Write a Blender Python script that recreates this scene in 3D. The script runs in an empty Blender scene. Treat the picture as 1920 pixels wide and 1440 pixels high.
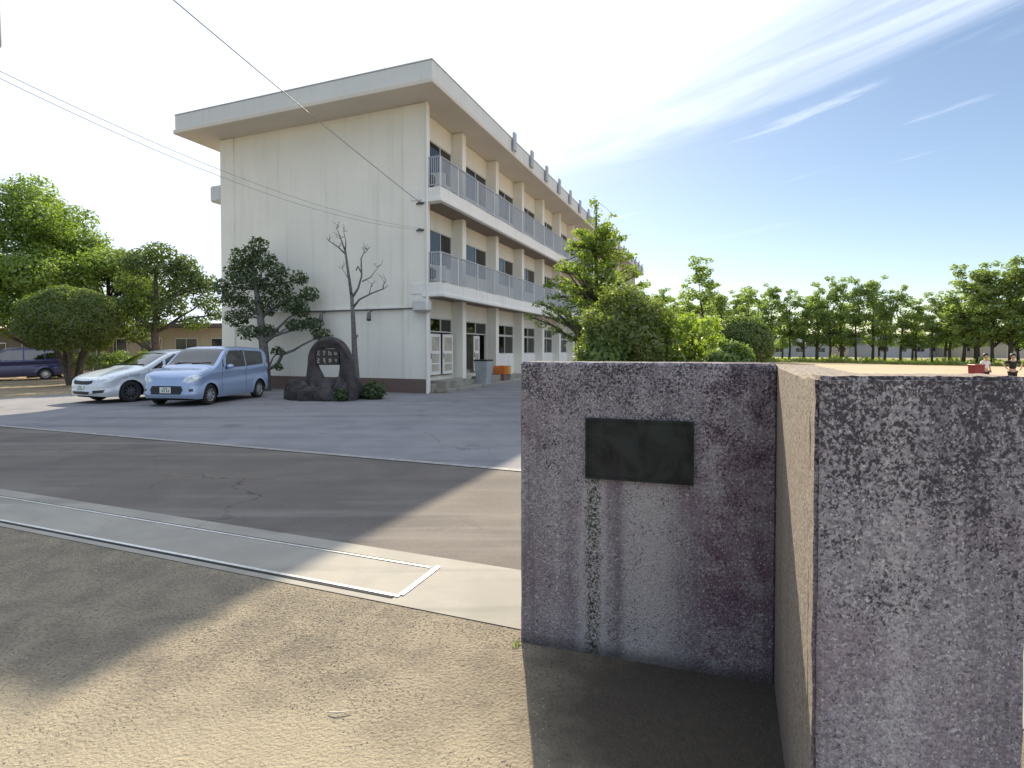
import bpy, bmesh, math, random
import numpy as np
from mathutils import Vector, Matrix

random.seed(7)
RNG = np.random.default_rng(11)
R = math.radians
S = bpy.context.scene
COL = S.collection

# ------------------------------------------------------------------ camera
cam_d = bpy.data.cameras.new('camera')
cam = bpy.data.objects.new('camera', cam_d)
COL.objects.link(cam)
cam.location = (0, 0, 1.6)
cam.rotation_euler = (R(90 - 1.2), 0, 0)
cam_d.sensor_width = 36
cam_d.lens = 36 * 1025 / 1920
cam_d.shift_y = -43.5 / 1920
cam_d.clip_start = 0.05
cam_d.clip_end = 3000
S.camera = cam
FPX = 1025.0

# ------------------------------------------------------------------ sky, sun, exposure
SUN_EL, SUN_AZ = 35.2, -2.0          # azimuth from +Y, positive to the right
wd = bpy.data.worlds.new('World')
S.world = wd
wd.use_nodes = True
nt = wd.node_tree
nt.nodes.clear()


def nd(tree, typ, **kw):
    n = tree.nodes.new(typ)
    for k, v in kw.items():
        setattr(n, k, v)
    return n


def mth(tree, op, a, b=None, clamp=False):
    n = tree.nodes.new('ShaderNodeMath')
    n.operation = op
    n.use_clamp = clamp
    for i, v in enumerate((a, b)):
        if v is None:
            continue
        if isinstance(v, (int, float)):
            n.inputs[i].default_value = v
        else:
            tree.links.new(v, n.inputs[i])
    return n.outputs[0]


def maprange(tree, val, a, b, c=0.0, d=1.0, smooth=True):
    n = tree.nodes.new('ShaderNodeMapRange')
    n.interpolation_type = 'SMOOTHSTEP' if smooth else 'LINEAR'
    tree.links.new(val, n.inputs['Value'])
    for k, v in zip(('From Min', 'From Max', 'To Min', 'To Max'), (a, b, c, d)):
        n.inputs[k].default_value = v
    return n.outputs[0]


def noise(tree, vec, scale, detail=4, rough=0.55, dist=0.0):
    n = tree.nodes.new('ShaderNodeTexNoise')
    n.inputs['Scale'].default_value = scale
    n.inputs['Detail'].default_value = detail
    n.inputs['Roughness'].default_value = rough
    n.inputs['Distortion'].default_value = dist
    if vec is not None:
        tree.links.new(vec, n.inputs['Vector'])
    return n.outputs['Fac']


def comb(tree, x, y, z=0.0):
    n = tree.nodes.new('ShaderNodeCombineXYZ')
    for i, v in enumerate((x, y, z)):
        if isinstance(v, (int, float)):
            n.inputs[i].default_value = v
        else:
            tree.links.new(v, n.inputs[i])
    return n.outputs[0]


def mixc(tree, fac, a, b, mode='MIX'):
    n = tree.nodes.new('ShaderNodeMix')
    n.data_type = 'RGBA'
    n.blend_type = mode
    for sock, v in ((n.inputs[0], fac), (n.inputs[6], a), (n.inputs[7], b)):
        if isinstance(v, (int, float)):
            sock.default_value = v
        elif isinstance(v, tuple):
            sock.default_value = (*v[:3], 1)
        else:
            tree.links.new(v, sock)
    return n.outputs[2]


sky = nd(nt, 'ShaderNodeTexSky', sky_type='NISHITA')
sky.sun_disc = False
sky.sun_elevation = R(SUN_EL)
sky.sun_rotation = R(SUN_AZ)
sky.altitude = 20
sky.air_density = 1.0
sky.dust_density = 0.35
sky.ozone_density = 0.9
tc = nd(nt, 'ShaderNodeTexCoord')
sp = nd(nt, 'ShaderNodeSeparateXYZ')
nt.links.new(tc.outputs['Generated'], sp.inputs[0])
zz = mth(nt, 'MAXIMUM', sp.outputs[2], 0.03)
cx = mth(nt, 'DIVIDE', sp.outputs[0], zz)      # cirrus sheet: where the ray meets a flat layer
cy = mth(nt, 'DIVIDE', sp.outputs[1], zz)
cq = mth(nt, 'ADD', mth(nt, 'MULTIPLY', cx, 0.8415), mth(nt, 'MULTIPLY', cy, 0.540))
ct = mth(nt, 'SUBTRACT', mth(nt, 'MULTIPLY', cx, 0.540), mth(nt, 'MULTIPLY', cy, 0.8415))
wv = comb(nt, mth(nt, 'MULTIPLY', cq, 2.0), mth(nt, 'MULTIPLY', ct, 0.42))
n_str = noise(nt, wv, 1.9, 7, 0.6, 0.5)
n_big = noise(nt, comb(nt, mth(nt, 'MULTIPLY', cq, 0.9), mth(nt, 'MULTIPLY', ct, 0.25), 3.0), 1.0, 3, 0.5, 0.2)
edge = mth(nt, 'ADD', cq, mth(nt, 'MULTIPLY', mth(nt, 'SUBTRACT', n_str, 0.5), 1.1))
veil = maprange(nt, edge, 2.3, 1.45)
streak = maprange(nt, mth(nt, 'ADD', mth(nt, 'MULTIPLY', n_str, 0.62), mth(nt, 'MULTIPLY', n_big, 0.5)), 0.625, 0.80)
streak = mth(nt, 'MULTIPLY', streak, maprange(nt, cq, 6.5, 2.0, 0.35, 1.0))
patch = maprange(nt, n_big, 0.30, 0.62, 0.25, 1.0)
veil = mth(nt, 'MULTIPLY', veil, maprange(nt, cq, -1.7, -0.45, 0.05, 1.0))
cover = mth(nt, 'MAXIMUM', mth(nt, 'MAXIMUM', veil, 0.02), mth(nt, 'MULTIPLY', streak, 0.85))
cover = mth(nt, 'MULTIPLY', cover, maprange(nt, sp.outputs[2], 0.0, 0.10, 0.85, 1.0), clamp=True)
skycol = mixc(nt, cover, sky.outputs[0], (8.2, 9.1, 10.6))
bg = nd(nt, 'ShaderNodeBackground')
bg.inputs['Strength'].default_value = 0.070
nt.links.new(skycol, bg.inputs['Color'])
ow = nd(nt, 'ShaderNodeOutputWorld')
nt.links.new(bg.outputs[0], ow.inputs[0])

sun_d = bpy.data.lights.new('sun', 'SUN')
sun_d.energy = 4.6
sun_d.angle = R(0.6)
sun_d.color = (1.0, 0.87, 0.66)
sun = bpy.data.objects.new('sun', sun_d)
COL.objects.link(sun)
sun.rotation_euler = Vector((math.sin(R(-SUN_AZ)), -math.cos(R(SUN_AZ)), -math.tan(R(SUN_EL)))).to_track_quat('-Z', 'Y').to_euler()

S.view_settings.view_transform = 'Standard'
S.view_settings.look = 'None'
S.view_settings.exposure = 0.9
S.view_settings.gamma = 1
S.cycles.max_bounces = 8
S.cycles.transparent_max_bounces = 24
S.cycles.use_denoising = True

# ------------------------------------------------------------------ helpers
NV = Vector((0.9318, -0.3629, 0))     # out of the school's long facade
UV = Vector((0.3629, 0.9318, 0))      # along the facade, away from the gate
ROT = math.atan2(-0.3629, 0.9318)


def W(n, u, z=0.0):
    return NV * n + UV * u + Vector((0, 0, z))


def P(px, d, z=0.0):                  # ground position from a bearing and a distance
    return Vector(((px - 960) / FPX * d, d, z))


def mesh_obj(name, verts, faces, mat=None, parent=None, smooth=False):
    me = bpy.data.meshes.new(name)
    me.from_pydata([tuple(v) for v in verts], [], [tuple(f) for f in faces])
    me.update()
    if smooth:
        me.shade_smooth()
    o = bpy.data.objects.new(name, me)
    COL.objects.link(o)
    if mat:
        me.materials.append(mat)
    if parent:
        o.parent = parent
    return o


def np_mesh(name, V, F, mat, parent=None, smooth=False):
    """V (n,3), F (m,4) or (m,3)"""
    V = np.asarray(V, dtype=np.float32)
    F = np.asarray(F, dtype=np.int32)
    k = F.shape[1]
    me = bpy.data.meshes.new(name)
    me.vertices.add(len(V))
    me.vertices.foreach_set('co', V.ravel())
    me.loops.add(F.size)
    me.loops.foreach_set('vertex_index', F.ravel())
    me.polygons.add(len(F))
    me.polygons.foreach_set('loop_start', np.arange(0, F.size, k, dtype=np.int32))
    me.polygons.foreach_set('loop_total', np.full(len(F), k, dtype=np.int32))
    if smooth:
        me.polygons.foreach_set('use_smooth', np.ones(len(F), dtype=bool))
    me.update(calc_edges=True)
    me.validate()
    me.materials.append(mat)
    o = bpy.data.objects.new(name, me)
    COL.objects.link(o)
    if parent:
        o.parent = parent
    return o


class MB:
    """collects boxes, tubes and prisms for one mesh"""

    def __init__(self):
        self.v, self.f = [], []

    def add(self, vs, fs):
        b = len(self.v)
        self.v += [tuple(v) for v in vs]
        self.f += [tuple(i + b for i in f) for f in fs]
        return self

    def box(self, x0, x1, y0, y1, z0, z1, c=0.0):
        if c <= 0:
            self.add([(x0, y0, z0), (x1, y0, z0), (x1, y1, z0), (x0, y1, z0), (x0, y0, z1), (x1, y0, z1), (x1, y1, z1), (x0, y1, z1)],
                     [(0, 3, 2, 1), (4, 5, 6, 7), (0, 1, 5, 4), (1, 2, 6, 5), (2, 3, 7, 6), (3, 0, 4, 7)])
            return self
        vs = []
        for sx, X, xi in ((0, x0, c), (1, x1, -c)):
            for sy, Y, yi in ((0, y0, c), (1, y1, -c)):
                for sz, Z, zi in ((0, z0, c), (1, z1, -c)):
                    vs += [(X, Y + yi, Z + zi), (X + xi, Y, Z + zi), (X + xi, Y + yi, Z)]
        I = lambda sx, sy, sz, k: (sx * 4 + sy * 2 + sz) * 3 + k
        fs = []
        for s in (0, 1):
            q = [I(s, 0, 0, 0), I(s, 1, 0, 0), I(s, 1, 1, 0), I(s, 0, 1, 0)]
            fs.append(q if s else q[::-1])
            q = [I(0, s, 0, 1), I(1, s, 0, 1), I(1, s, 1, 1), I(0, s, 1, 1)]
            fs.append(q[::-1] if s else q)
            q = [I(0, 0, s, 2), I(1, 0, s, 2), I(1, 1, s, 2), I(0, 1, s, 2)]
            fs.append(q if s else q[::-1])
        for a in (0, 1):
            for b in (0, 1):
                fs.append([I(a, b, 0, 0), I(a, b, 0, 1), I(a, b, 1, 1), I(a, b, 1, 0)])
                fs.append([I(a, 0, b, 0), I(a, 0, b, 2), I(a, 1, b, 2), I(a, 1, b, 0)])
                fs.append([I(0, a, b, 1), I(0, a, b, 2), I(1, a, b, 2), I(1, a, b, 1)])
                for cc in (0, 1):
                    fs.append([I(a, b, cc, 0), I(a, b, cc, 1), I(a, b, cc, 2)])
        self.add(vs, fs)
        return self

    def tube(self, pts, rads, seg=8, cap=True):
        pts = [Vector(p) for p in pts]
        n = len(pts)
        if isinstance(rads, (int, float)):
            rads = [rads] * n
        vs, fs = [], []
        ref = None
        for i, p in enumerate(pts):
            d = (pts[min(i + 1, n - 1)] - pts[max(i - 1, 0)])
            d = d.normalized() if d.length > 1e-9 else Vector((0, 0, 1))
            if ref is None:
                ref = Vector((1, 0, 0)) if abs(d.x) < 0.8 else Vector((0, 1, 0))
            a = (ref - d * ref.dot(d)).normalized()
            ref = a
            b = d.cross(a)
            for k in range(seg):
                t = 2 * math.pi * k / seg
                vs.append(p + (a * math.cos(t) + b * math.sin(t)) * rads[i])
        for i in range(n - 1):
            for k in range(seg):
                fs.append((i * seg + k, i * seg + (k + 1) % seg, (i + 1) * seg + (k + 1) % seg, (i + 1) * seg + k))
        if cap:
            fs.append(tuple(range(seg))[::-1])
            fs.append(tuple((n - 1) * seg + k for k in range(seg)))
        self.add(vs, fs)
        return self

    def prism(self, poly, z0, z1):
        n = len(poly)
        self.add([(x, y, z0) for x, y in poly] + [(x, y, z1) for x, y in poly],
                 [tuple(range(n))[::-1], tuple(range(n, 2 * n))] + [(i, (i + 1) % n, n + (i + 1) % n, n + i) for i in range(n)])
        return self

    def build(self, name, mat, parent=None, smooth=False):
        o = mesh_obj(name, self.v, self.f, mat, parent, smooth)
        bm = bmesh.new()
        bm.from_mesh(o.data)
        bmesh.ops.recalc_face_normals(bm, faces=bm.faces)
        bm.to_mesh(o.data)
        bm.free()
        return o


def tag(o, label=None, cat=None, group=None, kind=None):
    if label:
        o['label'] = label
    if cat:
        o['category'] = cat
    if group:
        o['group'] = group
    if kind:
        o['kind'] = kind
    return o


def empty(name, loc=(0, 0, 0), rz=0.0):
    o = bpy.data.objects.new(name, None)
    o.empty_display_size = 0.3
    COL.objects.link(o)
    o.location = loc
    o.rotation_euler = (0, 0, rz)
    return o


def copy_tree(o, parent=None):
    c = o.copy()
    COL.objects.link(c)
    c.parent = parent
    for ch in [x for x in o.children]:
        copy_tree(ch, c)
    return c


# ------------------------------------------------------------------ materials
def new_mat(name):
    m = bpy.data.materials.new(name)
    m.use_nodes = True
    t = m.node_tree
    return m, t, t.nodes['Principled BSDF']


def objco(t):
    return nd(t, 'ShaderNodeTexCoord').outputs['Object']


def geopos(t):
    return nd(t, 'ShaderNodeNewGeometry').outputs['Position']


def scaled(t, vec, s):
    n = nd(t, 'ShaderNodeMapping')
    n.inputs['Scale'].default_value = s
    t.links.new(vec, n.inputs['Vector'])
    return n.outputs[0]


def bump(t, b, h, strength=0.3, dist=0.02):
    n = nd(t, 'ShaderNodeBump')
    n.inputs['Strength'].default_value = strength
    n.inputs['Distance'].default_value = dist
    t.links.new(h, n.inputs['Height'])
    t.links.new(n.outputs[0], b.inputs['Normal'])


def plain(name, col, rough=0.6, var=0.12, scale=3.0, metal=0.0, coat=0.0, spec=None, bmp=0.0):
    m, t, b = new_mat(name)
    co = objco(t)
    f = noise(t, co, scale, 5, 0.6)
    dark = tuple(c * (1 - var) for c in col)
    lite = tuple(min(1, c * (1 + var)) for c in col)
    t.links.new(mixc(t, maprange(t, f, 0.3, 0.7), dark, lite), b.inputs['Base Color'])
    b.inputs['Roughness'].default_value = rough
    b.inputs['Metallic'].default_value = metal
    if coat:
        b.inputs['Coat Weight'].default_value = coat
        b.inputs['Coat Roughness'].default_value = 0.04
    if spec is not None:
        b.inputs['Specular IOR Level'].default_value = spec
    if bmp:
        bump(t, b, noise(t, co, scale * 8, 4), bmp, 0.01)
    return m


def painted_wall(name, col, streak=0.10):
    """weathered exterior paint: soft stains and rain streaks"""
    m, t, b = new_mat(name)
    co = objco(t)
    big = noise(t, co, 0.5, 4, 0.6)
    st = noise(t, scaled(t, co, (2.2, 2.2, 0.12)), 1.6, 5, 0.65)
    fine = noise(t, co, 14, 3, 0.6)
    c = mixc(t, maprange(t, big, 0.3, 0.7), tuple(x * 0.93 for x in col), col)
    c = mixc(t, mth(t, 'MULTIPLY', maprange(t, st, 0.52, 0.78), streak * 4), c, tuple(x * 0.62 for x in (col[0], col[1], col[2] * 0.95)))
    c = mixc(t, mth(t, 'MULTIPLY', maprange(t, fine, 0.55, 0.75), 0.10), c, tuple(x * 0.7 for x in col))
    t.links.new(c, b.inputs['Base Color'])
    b.inputs['Roughness'].default_value = 0.75
    bump(t, b, fine, 0.12, 0.01)
    return m


def leaf_mat(name, dark, light, trans=0.45, rough=0.5):
    m, t, b = new_mat(name)
    t.nodes.remove(b)
    g = nd(t, 'ShaderNodeNewGeometry')
    oi = nd(t, 'ShaderNodeObjectInfo')
    r = mth(t, 'ADD', mth(t, 'MULTIPLY', g.outputs['Random Per Island'], 0.75), mth(t, 'MULTIPLY', oi.outputs['Random'], 0.25))
    col = mixc(t, r, dark, light)
    df = nd(t, 'ShaderNodeBsdfDiffuse')
    tr = nd(t, 'ShaderNodeBsdfTranslucent')
    gl = nd(t, 'ShaderNodeBsdfGlossy')
    gl.inputs['Roughness'].default_value = rough
    gl.inputs['Color'].default_value = (0.9, 0.95, 0.9, 1)
    t.links.new(col, df.inputs['Color'])
    t.links.new(mixc(t, 0.45, col, (0.36, 0.52, 0.04)), tr.inputs['Color'])
    m1 = nd(t, 'ShaderNodeMixShader')
    m1.inputs[0].default_value = trans
    t.links.new(df.outputs[0], m1.inputs[1])
    t.links.new(tr.outputs[0], m1.inputs[2])
    m2 = nd(t, 'ShaderNodeMixShader')
    m2.inputs[0].default_value = 0.05
    t.links.new(m1.outputs[0], m2.inputs[1])
    t.links.new(gl.outputs[0], m2.inputs[2])
    t.links.new(m2.outputs[0], t.nodes['Material Output'].inputs['Surface'])
    return m


def glass_mat(name, tint=(0.45, 0.5, 0.52), refl=0.16):
    m, t, b = new_mat(name)
    t.nodes.remove(b)
    tr = nd(t, 'ShaderNodeBsdfTransparent')
    tr.inputs['Color'].default_value = (*tint, 1)
    gl = nd(t, 'ShaderNodeBsdfGlossy')
    gl.inputs['Roughness'].default_value = 0.03
    fr = nd(t, 'ShaderNodeFresnel')
    fr.inputs['IOR'].default_value = 1.5
    mx = nd(t, 'ShaderNodeMixShader')
    t.links.new(mth(t, 'ADD', fr.outputs[0], refl * 0.5, clamp=True), mx.inputs[0])
    t.links.new(tr.outputs[0], mx.inputs[1])
    t.links.new(gl.outputs[0], mx.inputs[2])
    t.links.new(mx.outputs[0], t.nodes['Material Output'].inputs['Surface'])
    return m


def aggregate_concrete(name='washed_concrete', finish='front', org=(0, 0), dirv=(1, 0)):
    """washed-aggregate concrete of the gate wall with black mould and rain streaks.
    finish: front (coarse, mouldy top), rear (with run-off stains under the plaque), cast (smooth side)"""
    m, t, b = new_mat(name)
    co = objco(t)
    s = nd(t, 'ShaderNodeSeparateXYZ')
    t.links.new(co, s.inputs[0])
    X, Y, Z = s.outputs
    a = mth(t, 'ADD', mth(t, 'MULTIPLY', mth(t, 'SUBTRACT', X, org[0]), dirv[0]), mth(t, 'MULTIPLY', mth(t, 'SUBTRACT', Y, org[1]), dirv[1]))
    vo = nd(t, 'ShaderNodeTexVoronoi')
    vo.inputs['Scale'].default_value = 105
    t.links.new(co, vo.inputs['Vector'])
    vr = nd(t, 'ShaderNodeSeparateColor')
    t.links.new(vo.outputs['Color'], vr.inputs[0])
    big = noise(t, co, 2.3, 5, 0.65, 0.4)
    st = noise(t, comb(t, mth(t, 'MULTIPLY', a, 8.5), mth(t, 'MULTIPLY', Z, 0.30)), 1.0, 5, 0.62, 0.25)
    sp1 = noise(t, co, 78, 4, 0.7, 0.5)
    sp2 = noise(t, co, 7, 4, 0.6)
    sp4 = noise(t, co, 150, 3, 0.6)
    sp3 = noise(t, co, 88, 3, 0.6)
    wig = mth(t, 'MULTIPLY', mth(t, 'SUBTRACT', noise(t, co, 9, 3), 0.5), 0.05)
    aw = mth(t, 'ADD', a, wig)

    def band(lo, hi, soft=0.02):
        return mth(t, 'MULTIPLY', maprange(t, aw, lo - soft, lo + soft), maprange(t, aw, hi + soft, hi - soft))

    grain = mth(t, 'ADD', mth(t, 'MULTIPLY', sp1, 0.7), mth(t, 'MULTIPLY', sp4, 0.3))
    if finish == 'cast':
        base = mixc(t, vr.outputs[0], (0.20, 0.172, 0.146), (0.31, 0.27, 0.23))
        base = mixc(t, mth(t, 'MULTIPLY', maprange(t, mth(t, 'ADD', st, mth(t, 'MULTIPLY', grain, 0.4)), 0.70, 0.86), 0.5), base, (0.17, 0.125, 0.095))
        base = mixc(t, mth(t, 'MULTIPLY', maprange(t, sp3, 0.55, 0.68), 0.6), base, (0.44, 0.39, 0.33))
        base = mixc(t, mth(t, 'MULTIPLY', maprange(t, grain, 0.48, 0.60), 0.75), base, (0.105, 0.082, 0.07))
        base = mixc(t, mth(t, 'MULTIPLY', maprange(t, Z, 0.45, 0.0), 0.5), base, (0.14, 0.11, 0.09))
    else:
        base = mixc(t, vr.outputs[0], (0.20, 0.182, 0.205), (0.365, 0.335, 0.358))
        base = mixc(t, mth(t, 'MULTIPLY', maprange(t, mth(t, 'ADD', big, mth(t, 'MULTIPLY', mth(t, 'SUBTRACT', grain, 0.5), 0.9)), 0.46, 0.66), 0.45 if finish == 'front' else 0.6), base, (0.205, 0.135, 0.18))
        base = mixc(t, mth(t, 'MULTIPLY', maprange(t, mth(t, 'ADD', st, mth(t, 'MULTIPLY', mth(t, 'SUBTRACT', sp3, 0.5), 0.6)), 0.54, 0.68), 0.55), base, (0.44, 0.41, 0.42))
        base = mixc(t, mth(t, 'MULTIPLY', maprange(t, mth(t, 'ADD', st, mth(t, 'MULTIPLY', mth(t, 'SUBTRACT', sp1, 0.5), 0.6)), 0.47, 0.33), 0.6), base, (0.115, 0.095, 0.115))
        hgt = maprange(t, Z, 0.75, 1.53, 0.0, 1.0, False)
        clean = 0.0
        if finish == 'rear':
            below = maprange(t, mth(t, 'ADD', Z, wig), 0.97, 0.90)
            pale = mth(t, 'MULTIPLY', mth(t, 'MAXIMUM', band(0.325, 0.46), band(0.545, 0.80, 0.035)), below)
            base = mixc(t, mth(t, 'MULTIPLY', pale, 0.6), base, (0.47, 0.445, 0.45))
            dk = band(0.90, 1.40, 0.09)
            base = mixc(t, mth(t, 'MULTIPLY', dk, mth(t, 'MULTIPLY', maprange(t, mth(t, 'ADD', sp2, mth(t, 'MULTIPLY', mth(t, 'SUBTRACT', grain, 0.5), 1.3)), 0.36, 0.62), 0.8)), base, (0.125, 0.065, 0.108))
            run = mth(t, 'MULTIPLY', band(0.355, 0.425), below)
            base = mixc(t, mth(t, 'MULTIPLY', run, maprange(t, grain, 0.44, 0.54)), base, (0.045, 0.055, 0.04))
            base = mixc(t, mth(t, 'MULTIPLY', band(0.50, 0.535), mth(t, 'MULTIPLY', below, 0.5)), base, (0.15, 0.14, 0.15))
        thr = mth(t, 'ADD', mth(t, 'MULTIPLY', hgt, 0.12 if finish == 'front' else 0.10), mth(t, 'MULTIPLY', sp2, 0.28))
        mould = maprange(t, mth(t, 'ADD', grain, thr), 0.70, 0.79)
        base = mixc(t, mth(t, 'MULTIPLY', mould, 0.9), base, (0.030, 0.029, 0.036))
        # grains of pale and dark stone
        base = mixc(t, mth(t, 'MULTIPLY', maprange(t, sp3, 0.58, 0.68), 0.65), base, (0.56, 0.53, 0.54))
        base = mixc(t, mth(t, 'MULTIPLY', maprange(t, sp4, 0.55, 0.66), 0.65), base, (0.085, 0.075, 0.09))
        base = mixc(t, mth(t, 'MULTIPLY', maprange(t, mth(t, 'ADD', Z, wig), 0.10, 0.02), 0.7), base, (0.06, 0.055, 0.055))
    t.links.new(base, b.inputs['Base Color'])
    b.inputs['Roughness'].default_value = 0.92
    b.inputs['Specular IOR Level'].default_value = 0.2
    h = mth(t, 'ADD', mth(t, 'MULTIPLY', vo.outputs['Distance'], -0.5), mth(t, 'ADD', mth(t, 'MULTIPLY', sp1, 0.6), mth(t, 'MULTIPLY', sp4, 0.4)))
    bump(t, b, h, 0.45 if finish == 'cast' else 0.75, 0.006 if finish == 'cast' else 0.008)
    return m


def ground_mat(name, c0, c1, c2, s1=1.2, s2=60, bstr=0.4, bdist=0.02, speck=0.5, rough=0.92):
    m, t, b = new_mat(name)
    p = geopos(t)
    n1 = noise(t, p, s1, 6, 0.62, 0.3)
    n2 = noise(t, p, s2, 3, 0.6)
    n3 = noise(t, p, s1 * 0.17, 3, 0.5)
    c = mixc(t, maprange(t, n1, 0.32, 0.68), c0, c1)
    c = mixc(t, mth(t, 'MULTIPLY', maprange(t, n3, 0.4, 0.65), 0.45), c, c2)
    c = mixc(t, mth(t, 'MULTIPLY', maprange(t, n2, 0.52, 0.68), speck), c, tuple(x * 0.55 for x in c0))
    c = mixc(t, mth(t, 'MULTIPLY', maprange(t, n2, 0.46, 0.32), speck * 0.6), c, tuple(min(1, x * 1.35) for x in c1))
    t.links.new(c, b.inputs['Base Color'])
    b.inputs['Roughness'].default_value = rough
    b.inputs['Specular IOR Level'].default_value = 0.25
    bump(t, b, mth(t, 'ADD', n2, mth(t, 'MULTIPLY', n1, 0.6)), bstr, bdist)
    return m


def worn(m, crack=0.5):
    """adds hairline cracks, oil marks and traffic-polished streaks"""
    t = m.node_tree
    b = t.nodes['Principled BSDF']
    old = b.inputs['Base Color'].links[0].from_socket
    p = geopos(t)
    wob = nd(t, 'ShaderNodeTexNoise')
    wob.inputs['Scale'].default_value = 1.3
    wob.inputs['Detail'].default_value = 5
    t.links.new(p, wob.inputs['Vector'])
    add = nd(t, 'ShaderNodeVectorMath', operation='ADD')
    t.links.new(p, add.inputs[0])
    t.links.new(wob.outputs['Color'], add.inputs[1])
    v = nd(t, 'ShaderNodeTexVoronoi', feature='DISTANCE_TO_EDGE')
    v.inputs['Scale'].default_value = 0.33
    t.links.new(add.outputs[0], v.inputs['Vector'])
    ck = mth(t, 'MULTIPLY', maprange(t, v.outputs['Distance'], 0.006, 0.001), maprange(t, noise(t, p, 0.4, 2), 0.45, 0.6))
    c = mixc(t, mth(t, 'MULTIPLY', ck, crack), old, (0.03, 0.028, 0.028))
    rot = nd(t, 'ShaderNodeMapping')
    rot.inputs['Rotation'].default_value = (0, 0, R(21))
    rot.inputs['Scale'].default_value = (0.12, 1.5, 1)
    t.links.new(p, rot.inputs['Vector'])
    sw = noise(t, rot.outputs[0], 1.0, 5, 0.6)
    c = mixc(t, mth(t, 'MULTIPLY', maprange(t, sw, 0.50, 0.70), 0.35), c, (0.29, 0.275, 0.255))
    c = mixc(t, mth(t, 'MULTIPLY', maprange(t, sw, 0.46, 0.32), 0.35), c, (0.085, 0.08, 0.08))
    oil = noise(t, p, 0.75, 3, 0.5, 0.3)
    c = mixc(t, mth(t, 'MULTIPLY', maprange(t, oil, 0.64, 0.74), 0.45), c, (0.06, 0.055, 0.055))
    t.links.new(c, b.inputs['Base Color'])
    return m


def dirt_mat(*a):
    """dirt with gate wall shade painted into its colour in the corner at the wall foot"""
    m = ground_mat(*a)
    t = m.node_tree
    b = t.nodes['Principled BSDF']
    old = b.inputs['Base Color'].links[0].from_socket
    p = geopos(t)
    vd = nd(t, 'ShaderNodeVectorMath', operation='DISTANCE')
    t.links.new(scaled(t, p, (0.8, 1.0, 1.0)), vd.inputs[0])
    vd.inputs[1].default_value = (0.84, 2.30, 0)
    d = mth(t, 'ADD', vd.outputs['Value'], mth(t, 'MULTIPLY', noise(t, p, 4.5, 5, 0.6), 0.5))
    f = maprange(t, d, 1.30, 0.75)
    foot_shade = mixc(t, noise(t, p, 30, 4), (0.030, 0.025, 0.022), (0.075, 0.062, 0.05))  # dark soil tone that deepens the shadow cast by the gate wall
    c = old
    # swept paler sand towards the road
    n2 = noise(t, p, 0.9, 4, 0.5, 0.5)
    s = nd(t, 'ShaderNodeSeparateXYZ')
    t.links.new(p, s.inputs[0])
    c = mixc(t, mth(t, 'MULTIPLY', maprange(t, mth(t, 'ADD', s.outputs[1], mth(t, 'MULTIPLY', n2, 1.2)), 3.35, 2.55), 0.62), c, mixc(t, noise(t, p, 24, 4), (0.31, 0.265, 0.19), (0.40, 0.35, 0.25)))
    c = mixc(t, mth(t, 'MULTIPLY', f, 0.92), c, foot_shade)
    t.links.new(c, b.inputs['Base Color'])
    return m


M = {}
M['concrete'] = aggregate_concrete()
M['concrete_rear'] = aggregate_concrete('run_stained_concrete', 'rear', (0.046, 2.93), (0.9546, -0.2978))
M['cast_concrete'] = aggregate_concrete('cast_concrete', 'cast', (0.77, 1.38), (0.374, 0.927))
M['wall'] = painted_wall('cream_wall_paint', (0.81, 0.79, 0.715))
M['trim'] = painted_wall('white_trim_paint', (0.78, 0.77, 0.74), 0.14)
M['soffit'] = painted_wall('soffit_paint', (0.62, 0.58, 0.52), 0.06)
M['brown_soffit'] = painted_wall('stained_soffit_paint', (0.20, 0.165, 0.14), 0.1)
M['fascia'] = painted_wall('roof_fascia_paint', (0.62, 0.64, 0.63), 0.12)
M['plinth'] = painted_wall('brown_plinth_paint', (0.16, 0.11, 0.095), 0.08)
M['alu'] = plain('aluminium', (0.55, 0.55, 0.55), 0.4, 0.06, 5, 0.3)
M['rail'] = plain('railing_paint', (0.38, 0.40, 0.44), 0.45, 0.06, 4)
M['post'] = plain('railing_post_paint', (0.58, 0.59, 0.60), 0.45, 0.06, 4)
M['glass'] = glass_mat('window_glass', (0.62, 0.64, 0.64), 0.12)
M['carglass'] = glass_mat('car_glass', (0.24, 0.27, 0.28), 0.24)
M['room'] = plain('room_wall', (0.42, 0.39, 0.33), 0.8, 0.2, 1.0)
M['curtain'] = plain('curtain_cloth', (0.70, 0.67, 0.60), 0.9, 0.15, 9)
M['asphalt'] = ground_mat('grey_asphalt', (0.172, 0.172, 0.188), (0.222, 0.22, 0.235), (0.245, 0.238, 0.24), 1.1, 85, 0.3, 0.01, 0.35)
worn(M['asphalt'])
M['drive'] = ground_mat('brown_asphalt', (0.112, 0.099, 0.092), (0.152, 0.134, 0.119), (0.175, 0.152, 0.124), 0.9, 80, 0.35, 0.012, 0.4)
worn(M['drive'])
M['slab'] = ground_mat('pale_concrete', (0.27, 0.255, 0.225), (0.335, 0.315, 0.275), (0.24, 0.225, 0.20), 1.6, 120, 0.12, 0.006, 0.2, 0.85)
worn(M['slab'], 0.35)
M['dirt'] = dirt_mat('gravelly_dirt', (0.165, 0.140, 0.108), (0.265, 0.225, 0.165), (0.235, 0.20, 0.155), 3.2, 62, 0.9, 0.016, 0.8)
M['sand'] = ground_mat('field_sand', (0.40, 0.285, 0.19), (0.47, 0.34, 0.23), (0.44, 0.31, 0.20), 0.25, 30, 0.1, 0.02, 0.15)
M['earth'] = ground_mat('bare_earth', (0.20, 0.16, 0.11), (0.27, 0.22, 0.15), (0.16, 0.16, 0.08), 0.4, 25, 0.4, 0.03, 0.4)
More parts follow.
